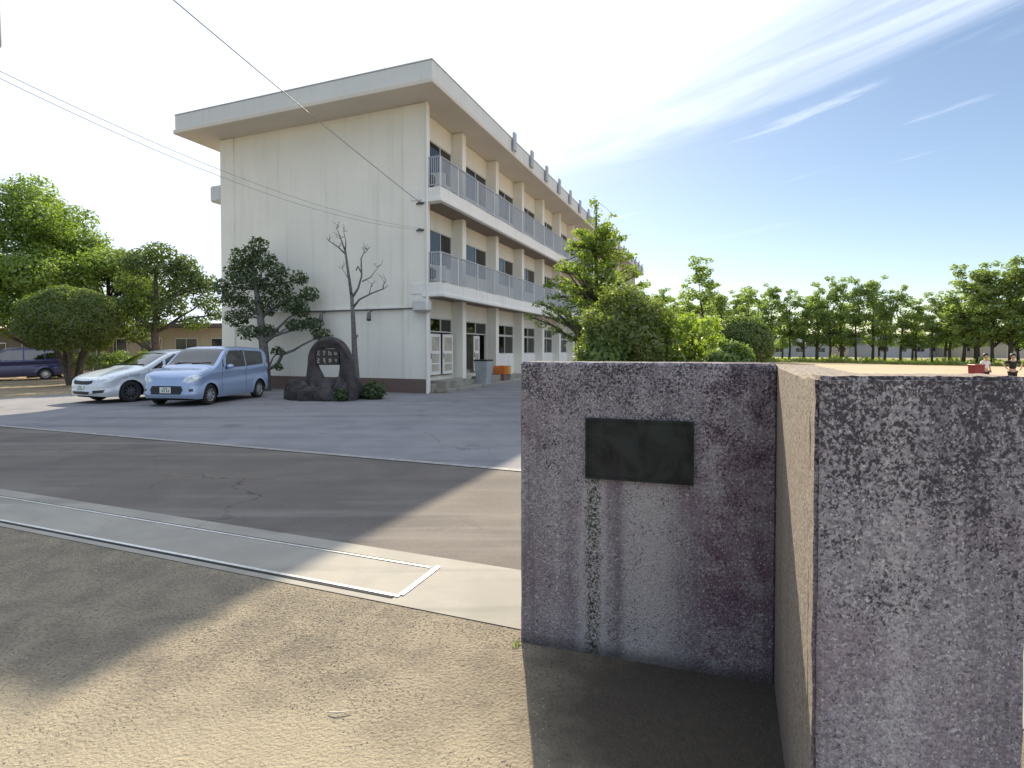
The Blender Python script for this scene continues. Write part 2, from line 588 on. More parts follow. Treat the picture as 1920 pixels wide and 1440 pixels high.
M['verge'] = ground_mat('grass_verge', (0.15, 0.18, 0.045), (0.25, 0.27, 0.075), (0.30, 0.29, 0.10), 0.7, 12, 0.6, 0.08, 0.5)
M['line'] = plain('kerb_line_concrete', (0.27, 0.262, 0.25), 0.85, 0.2, 9)
M['rail_steel'] = plain('worn_steel', (0.66, 0.65, 0.62), 0.35, 0.15, 20, 0.55)
M['slot'] = plain('dark_slot', (0.015, 0.014, 0.014), 0.9, 0.2, 20)
M['bark'] = plain('grey_bark', (0.085, 0.072, 0.060), 0.95, 0.4, 12, bmp=0.6)
M['bark_pale'] = plain('pale_bark', (0.135, 0.13, 0.125), 0.95, 0.35, 12, bmp=0.6)
M['rock'] = plain('dark_garden_rock', (0.045, 0.042, 0.044), 0.95, 0.45, 3, bmp=0.8)
M['stone'] = plain('monument_stone', (0.058, 0.050, 0.052), 0.9, 0.4, 4, bmp=0.7)
M['black_stone'] = plain('polished_black_stone', (0.012, 0.012, 0.014), 0.25, 0.2, 6)
M['white_letter'] = plain('white_letter_paint', (0.45, 0.43, 0.44), 0.7, 0.1, 20)
M['wire'] = plain('weathered_wire', (0.30, 0.31, 0.32), 0.6, 0.15, 3)
M['cable'] = plain('cable_sheath', (0.10, 0.105, 0.11), 0.6, 0.15, 3)
M['pole'] = plain('pole_concrete', (0.34, 0.33, 0.32), 0.85, 0.12, 6)
M['tyre'] = plain('tyre_rubber', (0.018, 0.018, 0.019), 0.85, 0.2, 15)
M['alloy'] = plain('alloy_rim', (0.55, 0.56, 0.58), 0.35, 0.08, 9, 0.7)
M['alloy_dark'] = plain('dark_alloy_rim', (0.13, 0.13, 0.14), 0.4, 0.1, 9, 0.6)
M['black'] = plain('black_plastic', (0.014, 0.014, 0.016), 0.5, 0.2, 10)
M['lamp_glass'] = plain('headlamp_lens', (0.62, 0.66, 0.70), 0.12, 0.25, 14, 0.2, 0.6)
M['plate'] = plain('number_plate', (0.66, 0.67, 0.66), 0.5, 0.06, 20)
M['plate_ink'] = plain('plate_green_ink', (0.10, 0.20, 0.14), 0.6, 0.1, 20)
M['red_lamp'] = plain('red_lamp_lens', (0.30, 0.02, 0.02), 0.2, 0.15, 10, 0, 0.5)


def car_paint(name, col, rough=0.32, metal=0.25):
    m, t, b = new_mat(name)
    co = objco(t)
    s = nd(t, 'ShaderNodeSeparateXYZ')
    t.links.new(co, s.inputs[0])
    dirt = mth(t, 'MULTIPLY', maprange(t, s.outputs[2], 0.75, 0.15), mth(t, 'ADD', 0.15, mth(t, 'MULTIPLY', noise(t, co, 5, 5, 0.6), 0.5)))
    t.links.new(mixc(t, mth(t, 'MULTIPLY', dirt, 0.55), col, (0.16, 0.14, 0.12)), b.inputs['Base Color'])
    b.inputs['Metallic'].default_value = metal
    t.links.new(mth(t, 'ADD', rough, mth(t, 'MULTIPLY', dirt, 0.3)), b.inputs['Roughness'])
    b.inputs['Coat Weight'].default_value = 0.8
    b.inputs['Coat Roughness'].default_value = 0.06
    return m


M['paint_blue'] = car_paint('light_blue_car_paint', (0.33, 0.43, 0.64))
M['paint_white'] = car_paint('pearl_white_car_paint', (0.66, 0.71, 0.76), 0.3, 0.1)
M['paint_navy'] = car_paint('navy_car_paint', (0.022, 0.024, 0.10))

M['leaf_bright'] = leaf_mat('bright_leaves', (0.085, 0.155, 0.020), (0.190, 0.290, 0.040), 0.55)
M['leaf_mid'] = leaf_mat('mid_green_leaves', (0.065, 0.120, 0.024), (0.150, 0.220, 0.042), 0.5)
M['leaf_dark'] = leaf_mat('dark_evergreen_leaves', (0.022, 0.045, 0.020), (0.060, 0.098, 0.034), 0.28)
M['leaf_evergreen'] = leaf_mat('evergreen_leaves', (0.024, 0.050, 0.016), (0.078, 0.125, 0.028), 0.38)
M['leaf_clip'] = leaf_mat('clipped_shrub_leaves', (0.042, 0.072, 0.015), (0.125, 0.170, 0.032), 0.42)
M['leaf_olive'] = leaf_mat('olive_shrub_leaves', (0.070, 0.095, 0.018), (0.19, 0.215, 0.042), 0.48)
M['leaf_yellow'] = leaf_mat('yellow_green_leaves', (0.13, 0.20, 0.018), (0.30, 0.39, 0.04), 0.6)
M['leaf_far'] = leaf_mat('far_tree_leaves', (0.13, 0.20, 0.06), (0.30, 0.38, 0.10), 0.68)

# ------------------------------------------------------------------ ground sheets
def sheet(name, poly, z, mat, kind='structure', parent=None):
    o = mesh_obj(name, [(p[0], p[1], z) for p in poly], [tuple(range(len(poly)))], mat, parent)
    bm = bmesh.new()
    bm.from_mesh(o.data)
    bmesh.ops.recalc_face_normals(bm, faces=bm.faces)
    if bm.faces[:][0].normal.z < 0:
        bmesh.ops.reverse_faces(bm, faces=bm.faces)
    bm.to_mesh(o.data)
    bm.free()
    if kind and not parent:
        o['kind'] = kind
    return o


def nu_rect(n0, n1, u0, u1):
    return [W(n0, u0), W(n1, u0), W(n1, u1), W(n0, u1)]


sheet('ground', [(-900, -60), (900, -60), (900, 1500), (-900, 1500)], 0.0, M['earth'])
# foreground dirt with gentle relief
gx, gy = np.meshgrid(np.linspace(-30, 12, 141), np.linspace(-6.0, 2.89, 61))
hz = 0.012 + 0.010 * (np.sin(gx * 2.1 + gy * 1.3) * np.sin(gy * 2.7 - gx * 0.6)) + RNG.normal(0, 0.003, gx.shape)
hz *= np.clip((2.89 - gy) / 0.25, 0.15, 1)
hz = np.maximum(hz, 0.012)
V = np.stack([gx * NV.x + gy * UV.x, gx * NV.y + gy * UV.y, hz], -1).reshape(-1, 3)
nr, nc = gx.shape
ii = (np.arange(nr - 1)[:, None] * nc + np.arange(nc - 1)[None, :]).ravel()
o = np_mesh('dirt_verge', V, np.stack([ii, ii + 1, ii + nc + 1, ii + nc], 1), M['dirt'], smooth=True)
o['kind'] = 'structure'
sheet('concrete_threshold', nu_rect(-30, 6, 2.87, 3.65), 0.0165, M['slab'])
sheet('driveway', nu_rect(-40, 8, 3.64, 6.68), 0.008, M['drive'])
sheet('car_park', [W(-21.8, 6.68), W(8, 6.68), W(-1.5, 16.5), W(-3.5, 70), W(-9.45, 70), W(-9.45, 17.2), W(-21.8, 17.2)], 0.012, M['asphalt'])
sheet('kerb_line', nu_rect(-40, 8, 6.63, 6.75), 0.017, M['line'])
sheet('sports_field', [W(1.0, 15), W(60, -14), W(60, 66), W(9, 66)], 0.010, M['sand'])
sheet('rear_yard', [W(-60, 17.2), W(-21.9, 17.2), W(-21.9, 40), W(-60, 40)], 0.010, M['sand'])

# gravel grains on the dirt
def pebbles(count, seed):
    g = np.random.default_rng(seed)
    ico = bmesh.new()
    bmesh.ops.create_icosphere(ico, subdivisions=1, radius=1)
    bv = np.array([v.co[:] for v in ico.verts])
    bf = np.array([[v.index for v in f.verts] for f in ico.faces])
    ico.free()
    u = 2.82 - np.abs(g.normal(0, 0.9, count))
    n = g.uniform(-6.0, 0.8, count)
    wx_, wy_ = n * NV.x + u * UV.x, n * NV.y + u * UV.y
    keep = (u > 0.2) & ~((wx_ > 0.15) & (wy_ > 1.3))
    u, n = u[keep], n[keep]
    k = len(u)
    r = np.minimum(g.gamma(1.6, 0.0009, k) + 0.0012, 0.0050)
    V = bv[None] * r[:, None, None] * g.uniform(0.6, 1.25, (k, 1, 3)) * g.uniform(0.85, 1.15, (k, len(bv), 1))
    V[:, :, 0] += (n * NV.x + u * UV.x)[:, None]
    V[:, :, 1] += (n * NV.y + u * UV.y)[:, None]
    V[:, :, 2] += (0.012 + r * 0.1)[:, None]
    F = bf[None] + (np.arange(k) * len(bv))[:, None, None]
    return V.reshape(-1, 3), F.reshape(-1, 3)


def pebble_mat():
    m, t, b = new_mat('gravel_grains')
    g = nd(t, 'ShaderNodeNewGeometry')
    t.links.new(mixc(t, g.outputs['Random Per Island'], (0.19, 0.165, 0.13), (0.42, 0.37, 0.28)), b.inputs['Base Color'])
    b.inputs['Roughness'].default_value = 0.9
    return m


V, F = pebbles(34000, 5)
tag(np_mesh('gravel', V, F, pebble_mat()), 'loose gravel grains scattered over the dirt verge', None, None, 'stuff')

# sliding gate rails in the threshold
gr = empty('gate_rail', W(-1.93, 2.96, 0.0165), ROT)
tag(gr, 'long steel sliding gate track set in the pale concrete strip', 'gate rail')
MB().box(-24, 0.0, -0.006, 0.020, 0.001, 0.007, 0.002).build('rail', M['rail_steel'], gr)
MB().box(-24, -0.05, 0.478, 0.498, 0.001, 0.006, 0.002).build('rail', M['rail_steel'], gr)
MB().box(-0.018, 0.020, 0.026, 0.52, 0.001, 0.008, 0.002).build('end_bar', M['rail_steel'], gr)
MB().box(-24, -0.03, -0.030, -0.008, 0.0005, 0.003).build('drain_slot', M['slot'], gr)
MB().box(-24, -0.07, 0.501, 0.515, 0.0005, 0.003).build('drain_slot', M['slot'], gr)

# ------------------------------------------------------------------ gate wall
def wall_slab(name, a, b_, thick, h, parent, mat, side=1, c=0.012, seed=1):
    """upright slab from a to b (plan), thickness towards side; bevelled and slightly uneven arrises"""
    a, b_ = Vector((*a, 0)), Vector((*b_, 0))
    L = (b_ - a).length
    rz = math.atan2((b_ - a).y, (b_ - a).x)
    mb = MB()
    mb.box(0, L, 0 if side > 0 else -thick, thick if side > 0 else 0, -0.15, h, c)
    o = mb.build(name, mat, parent)
    Mx = Matrix.Translation(a) @ Matrix.Rotation(rz, 4, 'Z')
    o.data.transform(Mx)
    bm = bmesh.new()
    bm.from_mesh(o.data)
    bmesh.ops.subdivide_edges(bm, edges=[e for e in bm.edges if e.calc_length() > 0.25], cuts=30, use_grid_fill=True)
    g = random.Random(seed)
    for v in bm.verts:
        sharp = any(e.is_manifold and e.calc_face_angle(0) > 0.3 for e in v.link_edges)
        v.co += Vector((g.uniform(-1, 1), g.uniform(-1, 1), g.uniform(-1, 1))) * (0.0020 if sharp else 0.0008)
    bm.to_mesh(o.data)
    bm.free()
    return o


gate = empty('gate_wall', (0, 0, 0))
tag(gate, 'mottled grey washed concrete gate wall with a dark plaque', 'wall')
A, B = (0.046, 2.93), (1.245, 2.556)
wall_slab('rear_panel', A, B, 0.30, 1.532, gate, M['concrete_rear'], 1, seed=1)
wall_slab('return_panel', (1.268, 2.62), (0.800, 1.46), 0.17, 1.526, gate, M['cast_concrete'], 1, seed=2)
fp = MB().prism([(0.772, 1.388), (1.300, 1.362), (1.305, 1.530), (0.838, 1.553)], -0.15, 1.532).build('front_panel', M['concrete'], gate)
fp.data.materials.append(M['cast_concrete'])
bm = bmesh.new()
bm.from_mesh(fp.data)
bmesh.ops.bevel(bm, geom=list(bm.edges), offset=0.011, segments=2, affect='EDGES')
bmesh.ops.subdivide_edges(bm, edges=[e for e in bm.edges if e.calc_length() > 0.25], cuts=30, use_grid_fill=True)
gj_ = random.Random(3)
for v in bm.verts:
    sharp = any(e.is_manifold and e.calc_face_angle(0) > 0.3 for e in v.link_edges)
    v.co += Vector((gj_.uniform(-1, 1), gj_.uniform(-1, 1), gj_.uniform(-1, 1))) * (0.0016 if sharp else 0.0008)
bm.normal_update()
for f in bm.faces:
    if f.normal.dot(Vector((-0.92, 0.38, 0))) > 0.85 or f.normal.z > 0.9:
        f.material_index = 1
bm.to_mesh(fp.data)
bm.free()
# plaque
pl_root_dir = (Vector((*B, 0)) - Vector((*A, 0))).normalized()
prz = math.atan2(pl_root_dir.y, pl_root_dir.x)
k0 = 0.286 * 1.235
org = Vector((*A, 0)) + pl_root_dir * k0


def bronze():
    m, t, b = new_mat('tarnished_bronze')
    co = objco(t)
    a = noise(t, co, 7, 5, 0.6, 0.6)
    c = mixc(t, maprange(t, a, 0.35, 0.65), (0.007, 0.007, 0.009), (0.024, 0.030, 0.029))
    c = mixc(t, mth(t, 'MULTIPLY', maprange(t, noise(t, scaled(t, co, (5, 5, 0.8)), 3, 4), 0.5, 0.7), 0.6), c, (0.030, 0.024, 0.030))
    t.links.new(c, b.inputs['Base Color'])
    b.inputs['Roughness'].default_value = 0.6
    b.inputs['Specular IOR Level'].default_value = 0.3
    bump(t, b, a, 0.3, 0.01)
    return m


M['bronze'] = bronze()
plq = MB().box(0, 0.531, -0.016, 0.02, 0.936, 1.247, 0.003).build('plaque', M['bronze'], gate)
plq['label'] = 'tarnished dark bronze name plaque'
fr = MB()
fr.box(0, 0.531, -0.021, -0.0165, 0.936, 0.948).box(0, 0.531, -0.021, -0.0165, 1.235, 1.247)
fr.box(0, 0.012, -0.021, -0.0165, 0.9485, 1.2345).box(0.519, 0.531, -0.021, -0.0165, 0.9485, 1.2345)
frm = fr.build('plaque_rim', M['bronze'], plq)
for o_ in (plq, frm):
    o_.data.transform(Matrix.Translation(org) @ Matrix.Rotation(prz, 4, 'Z'))

# ------------------------------------------------------------------ school building
BL = 49.0                                  # length of the block
school = empty('school_building', W(-10.05, 17.29), ROT)
tag(school, 'three storey cream school building with balconies and deep flat eaves', 'building')


def sp_(mb, name, mat, parent=None, smooth=False):
    return mb.build(name, mat, parent or school, smooth)


g = MB()
g.box(-9.26, -0.96, 0.07, 0.30, 0, 10.47)
sp_(g, 'gable_wall', M['wall'])
sp_(MB().box(-10.0, -9.26, 0.0, 0.30, 0, 10.465, 0.02), 'corner_pier', M['wall'])
sp_(MB().box(-0.96, 0.0, 0.0, 0.30, 0, 10.465, 0.02), 'corner_pier', M['wall'])
sp_(MB().box(-10.0, -9.75, 0.30, BL, 0, 10.46), 'rear_wall', M['wall'])
sp_(MB().box(-9.75, 0.0, BL - 0.25, BL, 0, 10.46), 'end_wall', M['wall'])
sp_(MB().box(-10.05, 0.05, -0.05, 0.069, 0, 0.52, 0.01), 'plinth', M['plinth'])
sp_(MB().box(-9.27, -0.95, 0.02, 0.068, 3.11, 3.17), 'string_course', M['trim'])
# vertical panel joints on the gable wall
for xj in (-7.9, -6.2, -4.5, -2.8):
    sp_(MB().box(xj - 0.012, xj + 0.012, 0.064, 0.069, 0.53, 3.10).box(xj - 0.012, xj + 0.012, 0.064, 0.069, 3.18, 10.46), 'wall_joint', M['wall'])
# roof
sp_(MB().box(-11.17, 0.90, -1.13, BL + 0.6, 10.62, 11.24, 0.01), 'roof_fascia', M['fascia'])
sp_(MB().box(-11.22, 0.95, -1.19, BL + 0.65, 10.471, 10.64, 0.02), 'eave_lip', M['soffit'])
sp_(MB().box(-11.19, 0.92, -1.15, BL + 0.62, 11.241, 11.28, 0.005), 'roof_coping', M['alu'])
bm_ = []
for k in range(18):
    y = 6.26 + 2.43 * k
    sp_(MB().box(0.955, 1.06, y - 0.15, y + 0.15, 10.66, 11.50, 0.02), 'roof_bracket', M['rail'])
# columns
COLY = [3.15 + 3.53 * k for k in range(14)]
for y in COLY[:-1]:
    sp_(MB().box(-0.50, -0.02, y - 0.17, y + 0.17, 0.0, 10.463, 0.015), 'column', M['wall'])
# balconies
FL = (0.55, 3.97, 7.36)
for zb, zt in ((3.5, 4.0), (6.88, 7.39)):
    sp_(MB().box(-0.60, 0.60, -0.03, BL, zb + 0.10, zt, 0.012), 'balcony_slab', M['trim'])
    sp_(MB().box(0.46, 0.645, -0.06, BL + 0.02, zb, zb + 0.13, 0.015).box(-0.15, 0.458, -0.06, 0.30, zb, zb + 0.13, 0.015), 'balcony_lip', M['trim'])
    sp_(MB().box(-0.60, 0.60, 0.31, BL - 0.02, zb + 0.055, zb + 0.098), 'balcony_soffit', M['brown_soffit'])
    rl = MB()
    zr = zt + 1.10
    rl.box(0.545, 0.605, 0.0, BL, zr - 0.05, zr, 0.01).box(0.555, 0.595, 0.0, BL, zt + 0.07, zt + 0.11, 0.006)
    rl.box(0.0, 0.545, -0.005, 0.045, zr - 0.05, zr, 0.01).box(0.0, 0.555, 0.0, 0.04, zt + 0.07, zt + 0.11, 0.006)
    rail = sp_(rl, 'railing', M['rail'])
    ys = [0.02] + [1.38 + 1.765 * k for k in range(27)] + [BL - 0.05]
    for y in ys:
        MB().box(0.55, 0.60, y - 0.03, y + 0.03, zt - 0.01, zr - 0.045, 0.006).build('post', M['post'], rail)
    bl = MB()
    y = 0.10
    while y < BL - 0.1:
        bl.box(0.568, 0.582, y - 0.016, y + 0.016, zt + 0.10, zr - 0.045)
        y += 0.085
    x = 0.05
    while x < 0.53:
        bl.box(x - 0.016, x + 0.016, 0.012, 0.026, zt + 0.10, zr - 0.045)
        x += 0.085
    b_o = bl.build('balusters', M['rail'], rail)
    b_o['kind'] = 'stuff'
# facade wall with openings
XW0, XW1 = -0.62, -0.50
fw = MB()
edges_y = [0.0] + COLY
BAYS = []
for k in range(len(edges_y) - 1):
    ya = edges_y[k] + (0.20 if k == 0 else 0.95)
    yb = edges_y[k + 1] - 0.22
    BAYS.append((ya, yb))
for f, (z0, z1) in enumerate(((0.0, 3.55), (4.0, 6.93), (7.39, 10.46))):
    prev = 0.3
    for k, (ya, yb) in enumerate(BAYS):
        fw.box(XW0, XW1, prev, ya, z0, z1)
        head = 2.84 if f == 0 else FL[f] + 2.25
        sill = (0.55 if k < 2 else 1.36) if f == 0 else FL[f] + 0.85
        fw.box(XW0, XW1, ya, yb, head, z1)
        fw.box(XW0, XW1, ya, yb, z0, sill)
        prev = yb
    fw.box(XW0, XW1, prev, BL - 0.25, z0, z1)
sp_(fw, 'facade_wall', M['wall'])
rm = MB()
rm.box(-3.2, -3.1, 0.3, BL - 0.25, 0, 10.46)
for z in (0.4, 3.6, 7.0):
    rm.box(-3.1, -0.63, 0.3, BL - 0.25, z, z + 0.3)
for k in range(1, 14, 2):
    rm.box(-3.1, -0.63, COLY[k] - 0.95, COLY[k] - 0.85, 0.7, 10.46)
sp_(rm, 'interior', M['room'])

WIN_CACHE = {}


def make_window(ya, yb, z0, z1, zt, nm):
    key = (round(yb - ya, 3), round(z1 - z0, 3), round(zt - z0, 3) if zt else None, nm)
    if key not in WIN_CACHE:
        w, h = yb - ya, z1 - z0
        fm = MB()
        fw_ = 0.05
        fm.box(-0.04, 0.04, 0, w, 0, fw_).box(-0.04, 0.04, 0, w, h - fw_, h)
        fm.box(-0.04, 0.04, 0, fw_, fw_, h - fw_).box(-0.04, 0.04, w - fw_, w, fw_, h - fw_)
        rows = [(fw_, h - fw_)]
        if zt:
            t = zt - z0
            fm.box(-0.045, 0.045, fw_, w - fw_, t - 0.05, t + 0.05)
            rows = [(fw_, t - 0.05), (t + 0.05, h - fw_)]
        panes = []
        pw = (w - 2 * fw_) / nm
        for (r0, r1) in rows:
            for i in range(nm):
                a = fw_ + pw * i
                if i:
                    fm.box(-0.035, 0.035, a - 0.025, a + 0.025, r0, r1)
                panes.append((a + (0.025 if i else 0), a + pw - (0.025 if i < nm - 1 else 0), r0, r1))
        fo = fm.build('window', M['alu'])
        po = []
        for (a, b2, r0, r1) in panes:
            po.append(MB().box(-0.004, 0.004, a, b2, r0, r1).build('pane', M['glass']).data)
        WIN_CACHE[key] = (fo.data, po)
        for o in [x for x in COL.objects if x.parent is None and x.data and (x.data == fo.data or x.data in po)]:
            bpy.data.objects.remove(o)
    fd, pd = WIN_CACHE[key]
    wo = bpy.data.objects.new('window', fd)
    COL.objects.link(wo)
    wo.parent = school
    wo.location = (-0.545, ya, z0)
    for p in pd:
        po = bpy.data.objects.new('pane', p)
        COL.objects.link(po)
        po.parent = wo
    return wo


rw = random.Random(3)
for f in range(3):
    for k, (ya, yb) in enumerate(BAYS):
        if f == 0:
            if k >= 2:
                make_window(ya + 0.002, yb - 0.002, 1.362, 2.838, 2.30, 2)
            else:
                make_window(ya + 0.002, yb - 0.002, 2.27, 2.838, None, 3 if k == 0 else 2)
        else:
            make_window(ya + 0.002, yb - 0.002, FL[f] + 0.852, FL[f] + 2.248, None, 2 if k else 3)
        # curtains drawn to one side
        if rw.random() < 0.92:
            cw = (yb - ya) * rw.uniform(0.18, 0.55)
            y0 = ya + 0.02 if rw.random() < 0.5 else yb - cw - 0.02
            zb_, zt_ = (1.2, 2.85) if f == 0 else (FL[f] + 0.7, FL[f] + 2.26)
            if f == 0 and k < 2:
                continue
            nseg = 24
            vs, fs = [], []
            for i in range(nseg + 1):
                yy = y0 + cw * i / nseg
                xx = -0.70 + 0.035 * math.sin(i * 1.9)
                vs += [(xx, yy, zb_), (xx, yy, zt_)]
                if i:
                    fs.append((2 * i - 2, 2 * i, 2 * i + 1, 2 * i - 1))
            mesh_obj('curtain', vs, fs, M['curtain'], school, True)
# ground floor white panels and doors
for k in range(2, len(BAYS)):
    ya, yb = BAYS[k]
    sp_(MB().box(-0.499, -0.45, ya - 0.04, yb + 0.04, 0.14, 1.33, 0.008), 'wall_panel', M['trim'])


def shoji_door(y0, y1, x, open_=0.0):
    d = MB()
    z0, z1 = 0.62, 2.20
    d.box(x - 0.02, x + 0.02, y0, y0 + 0.10, z0, z1).box(x - 0.02, x + 0.02, y1 - 0.10, y1, z0, z1)
    for z in (z0, 1.02, 1.42, z1 - 0.12):
        d.box(x - 0.018, x + 0.018, y0 + 0.10, y1 - 0.10, z, z + (0.12 if z != 1.02 else 0.05))
    do = sp_(d, 'door', M['trim'])
    MB().box(x - 0.005, x + 0.005, y0 + 0.10, y1 - 0.10, z0 + 0.1, z1 - 0.1).build('door_pane', M['room'], do)
    MB().box(x + 0.02, x + 0.035, y0 + 0.03, y0 + 0.06, 1.25, 1.45).build('handle', M['black'], do)


shoji_door(0.95, 1.75, -0.40)
shoji_door(1.95, 2.80, -0.40)
shoji_door(4.9, 5.5, -0.44)
# steps and platform along the facade
sp_(MB().box(-0.60, 0.05, 0.31, BL, 0.0, 0.32, 0.01), 'base_course', M['slab'])
sp_(MB().box(0.06, 0.60, 0.5, 9.5, 0.0, 0.14, 0.015), 'step', M['slab'])
sp_(MB().box(-0.30, 0.40, 0.75, 2.9, 0.141, 0.42, 0.015), 'step', M['slab'])
sp_(MB().box(-0.30, 0.35, 4.4, 6.4, 0.141, 0.42, 0.015), 'step', M['slab'])
# gutter box, downpipe, conduit, lamps on the gable
sp_(MB().box(-0.42, 0.26, -0.34, -0.002, 2.92, 3.40, 0.09), 'hopper_box', M['alu'])
sp_(MB().tube([(0.08, -0.08, 0.0), (0.08, -0.08, 2.95)], 0.05, 10), 'downpipe', M['trim'])
sp_(MB().tube([(0.08, -0.06, 3.38), (0.08, -0.06, 10.4)], 0.045, 10), 'downpipe', M['trim'])
sp_(MB().tube([(-6.2, -0.02, 3.09), (-0.42, -0.02, 3.09)], 0.028, 8), 'conduit', M['cable'])
for x in (-4.55, -2.35):
    lm = MB()
    lm.tube([(x, 0.02, 3.05), (x, -0.10, 3.03), (x + 0.12, -0.34, 2.93)], 0.025, 8).tube([(x + 0.10, -0.30, 2.96), (x + 0.17, -0.42, 2.68)], [0.06, 0.09], 10)
    sp_(lm, 'wall_lamp', M['cable'])
# rear canopies seen past the left corner
sp_(MB().box(-10.66, -10.001, 0.02, BL, 7.92, 8.62, 0.08), 'rear_canopy', M['fascia'])


def at_school(x, y, z):
    return W(-10.05 + x, 17.29 + y, z)


# air conditioners on the balcony ends
def ac_unit(x, y, z, label):
    r = empty('air_conditioner', at_school(x, y, z), ROT)
    tag(r, label, 'air conditioner', 'air conditioner units on the balconies')
    MB().box(-0.40, 0.40, -0.15, 0.15, 0.06, 0.66, 0.02).build('casing', M['trim'], r)
    for sx in (-0.3, 0.3):
        MB().box(sx - 0.03, sx + 0.03, -0.14, 0.14, 0.0, 0.058).build('foot', M['black'], r)
    fan = MB()
    ring = [(-0.10 + 0.24 * math.cos(a), -0.152, 0.36 + 0.24 * math.sin(a)) for a in [2 * math.pi * i / 24 for i in range(24)]]
    fan.add(ring + [(x_, -0.158, z_) for x_, _, z_ in ring], [tuple(range(24, 48))] + [(i, (i + 1) % 24, 24 + (i + 1) % 24, 24 + i) for i in range(24)])
    fo = fan.build('fan_opening', M['black'], r)
    gl = MB()
    for i in range(9):
        zz_ = 0.15 + i * 0.0525
        hw = math.sqrt(max(0, 0.24 ** 2 - (zz_ - 0.36) ** 2))
        gl.box(-0.10 - hw, -0.10 + hw, -0.166, -0.160, zz_ - 0.006, zz_ + 0.006)
    gl.build('grille', M['alu'], fo)


ac_unit(0.06, 0.55, 7.39, 'white outdoor air conditioner unit at the end of the top balcony')
ac_unit(0.06, 0.55, 4.0, 'white outdoor air conditioner unit at the end of the lower balcony')

# things standing by the ground floor
bn = empty('waste_bin', at_school(0.30, 4.35, 0.14), ROT)
tag(bn, 'grey waste bin with a dark open top beside the school column', 'bin')
w_ = MB()
w_.add([(-0.22, -0.25, 0), (0.22, -0.25, 0), (0.22, 0.25, 0), (-0.22, 0.25, 0), (-0.3, -0.33, 0.95), (0.3, -0.33, 0.95), (0.3, 0.33, 0.95), (-0.3, 0.33, 0.95)],
       [(0, 3, 2, 1), (0, 1, 5, 4), (1, 2, 6, 5), (2, 3, 7, 6), (3, 0, 4, 7), (4, 5, 6, 7)])
w_.build('bin_body', plain('grey_bin_plastic', (0.33, 0.36, 0.38), 0.5), bn)
MB().box(-0.32, 0.32, -0.35, 0.35, 0.952, 1.02, 0.02).build('bin_lid', M['black'], bn)
cr = empty('orange_crate', at_school(0.25, 6.6, 0.14), ROT)
tag(cr, 'orange plastic crate on the step by the school wall', 'crate')
cb = MB()
for z in (0.30, 0.38, 0.46, 0.54, 0.62):
    cb.box(-0.28, 0.28, -0.42, -0.39, z, z + 0.06).box(-0.28, 0.28, 0.39, 0.42, z, z + 0.06)
    cb.box(0.25, 0.28, -0.389, 0.389, z, z + 0.06).box(-0.28, -0.25, -0.389, 0.389, z, z + 0.06)
cb.build('crate_side', plain('orange_plastic', (0.62, 0.17, 0.03), 0.5), cr)
MB().box(-0.26, 0.26, -0.40, 0.40, 0.0, 0.298, 0.02).build('crate_base', plain('brown_plastic', (0.15, 0.10, 0.08), 0.6), cr)
MB().box(0.281, 0.30, 0.05, 0.38, 0.3, 0.66).build('yellow_panel', plain('yellow_plastic', (0.60, 0.36, 0.05), 0.5), cr)

# ------------------------------------------------------------------ overhead lines and pole
pole = empty('utility_pole', (-8.5, 8.0, 0))
tag(pole, 'concrete utility pole at the left edge carrying the overhead wires', 'utility pole')
MB().tube([(0, 0, -0.3), (0, 0, 11.0)], [0.17, 0.11], 16).build('pole_shaft', M['pole'], pole, True)
MB().box(-0.5, 0.6, -0.05, 0.05, 9.66, 9.76).build('cross_arm', M['pole'], pole)
MB().tube([(0.70, 0, 6.06), (0.70, 0, 6.10), (0.70, 0, 6.95), (0.70, 0, 7.0)], [0.26, 0.31, 0.31, 0.26], 20).build('transformer', M['pole'], pole, True)
MB().box(0.1, 0.42, -0.04, 0.04, 6.3, 6.38).box(0.1, 0.42, -0.04, 0.04, 6.75, 6.83).build('bracket', M['pole'], pole)


def wire(a, b_, sag, r, label):
    a, b_ = Vector(a), Vector(b_)
    pts = []
    for i in range(33):
        t = i / 32
        p = a.lerp(b_, t)
        p.z -= sag * 4 * t * (1 - t)
        pts.append(p)
    o = MB().tube(pts, r, 6).build('overhead_wire', M['wire'], None, True)
    tag(o, label, 'wire')


wa = at_school(-0.18, -0.08, 6.86)
wb = at_school(-0.18, -0.08, 5.90)
wire((-8.5, 8.0, 9.72), wa, 0.10, 0.013, 'thick overhead cable running down to the top balcony corner')
wire((-8.5, 8.0, 6.06), wb, 0.55, 0.0055, 'thin lower overhead wire crossing the gable wall')
wire((-8.5, 8.0, 6.16), wb + Vector((0, 0, 0.05)), 0.48, 0.0055, 'thin overhead wire just above the lowest one on the gable')
for p_, nm in ((wa, 'upper'), (wb, 'lower')):
    q = school.matrix_basis.inverted() @ p_
    MB().tube([q + Vector((0, 0.10, 0)), q + Vector((0, -0.12, 0))], [0.05, 0.035], 10).box(q.x - 0.2, q.x + 0.1, -0.05, -0.001, q.z - 0.03, q.z + 0.03).build('wire_anchor', M['cable'], school)

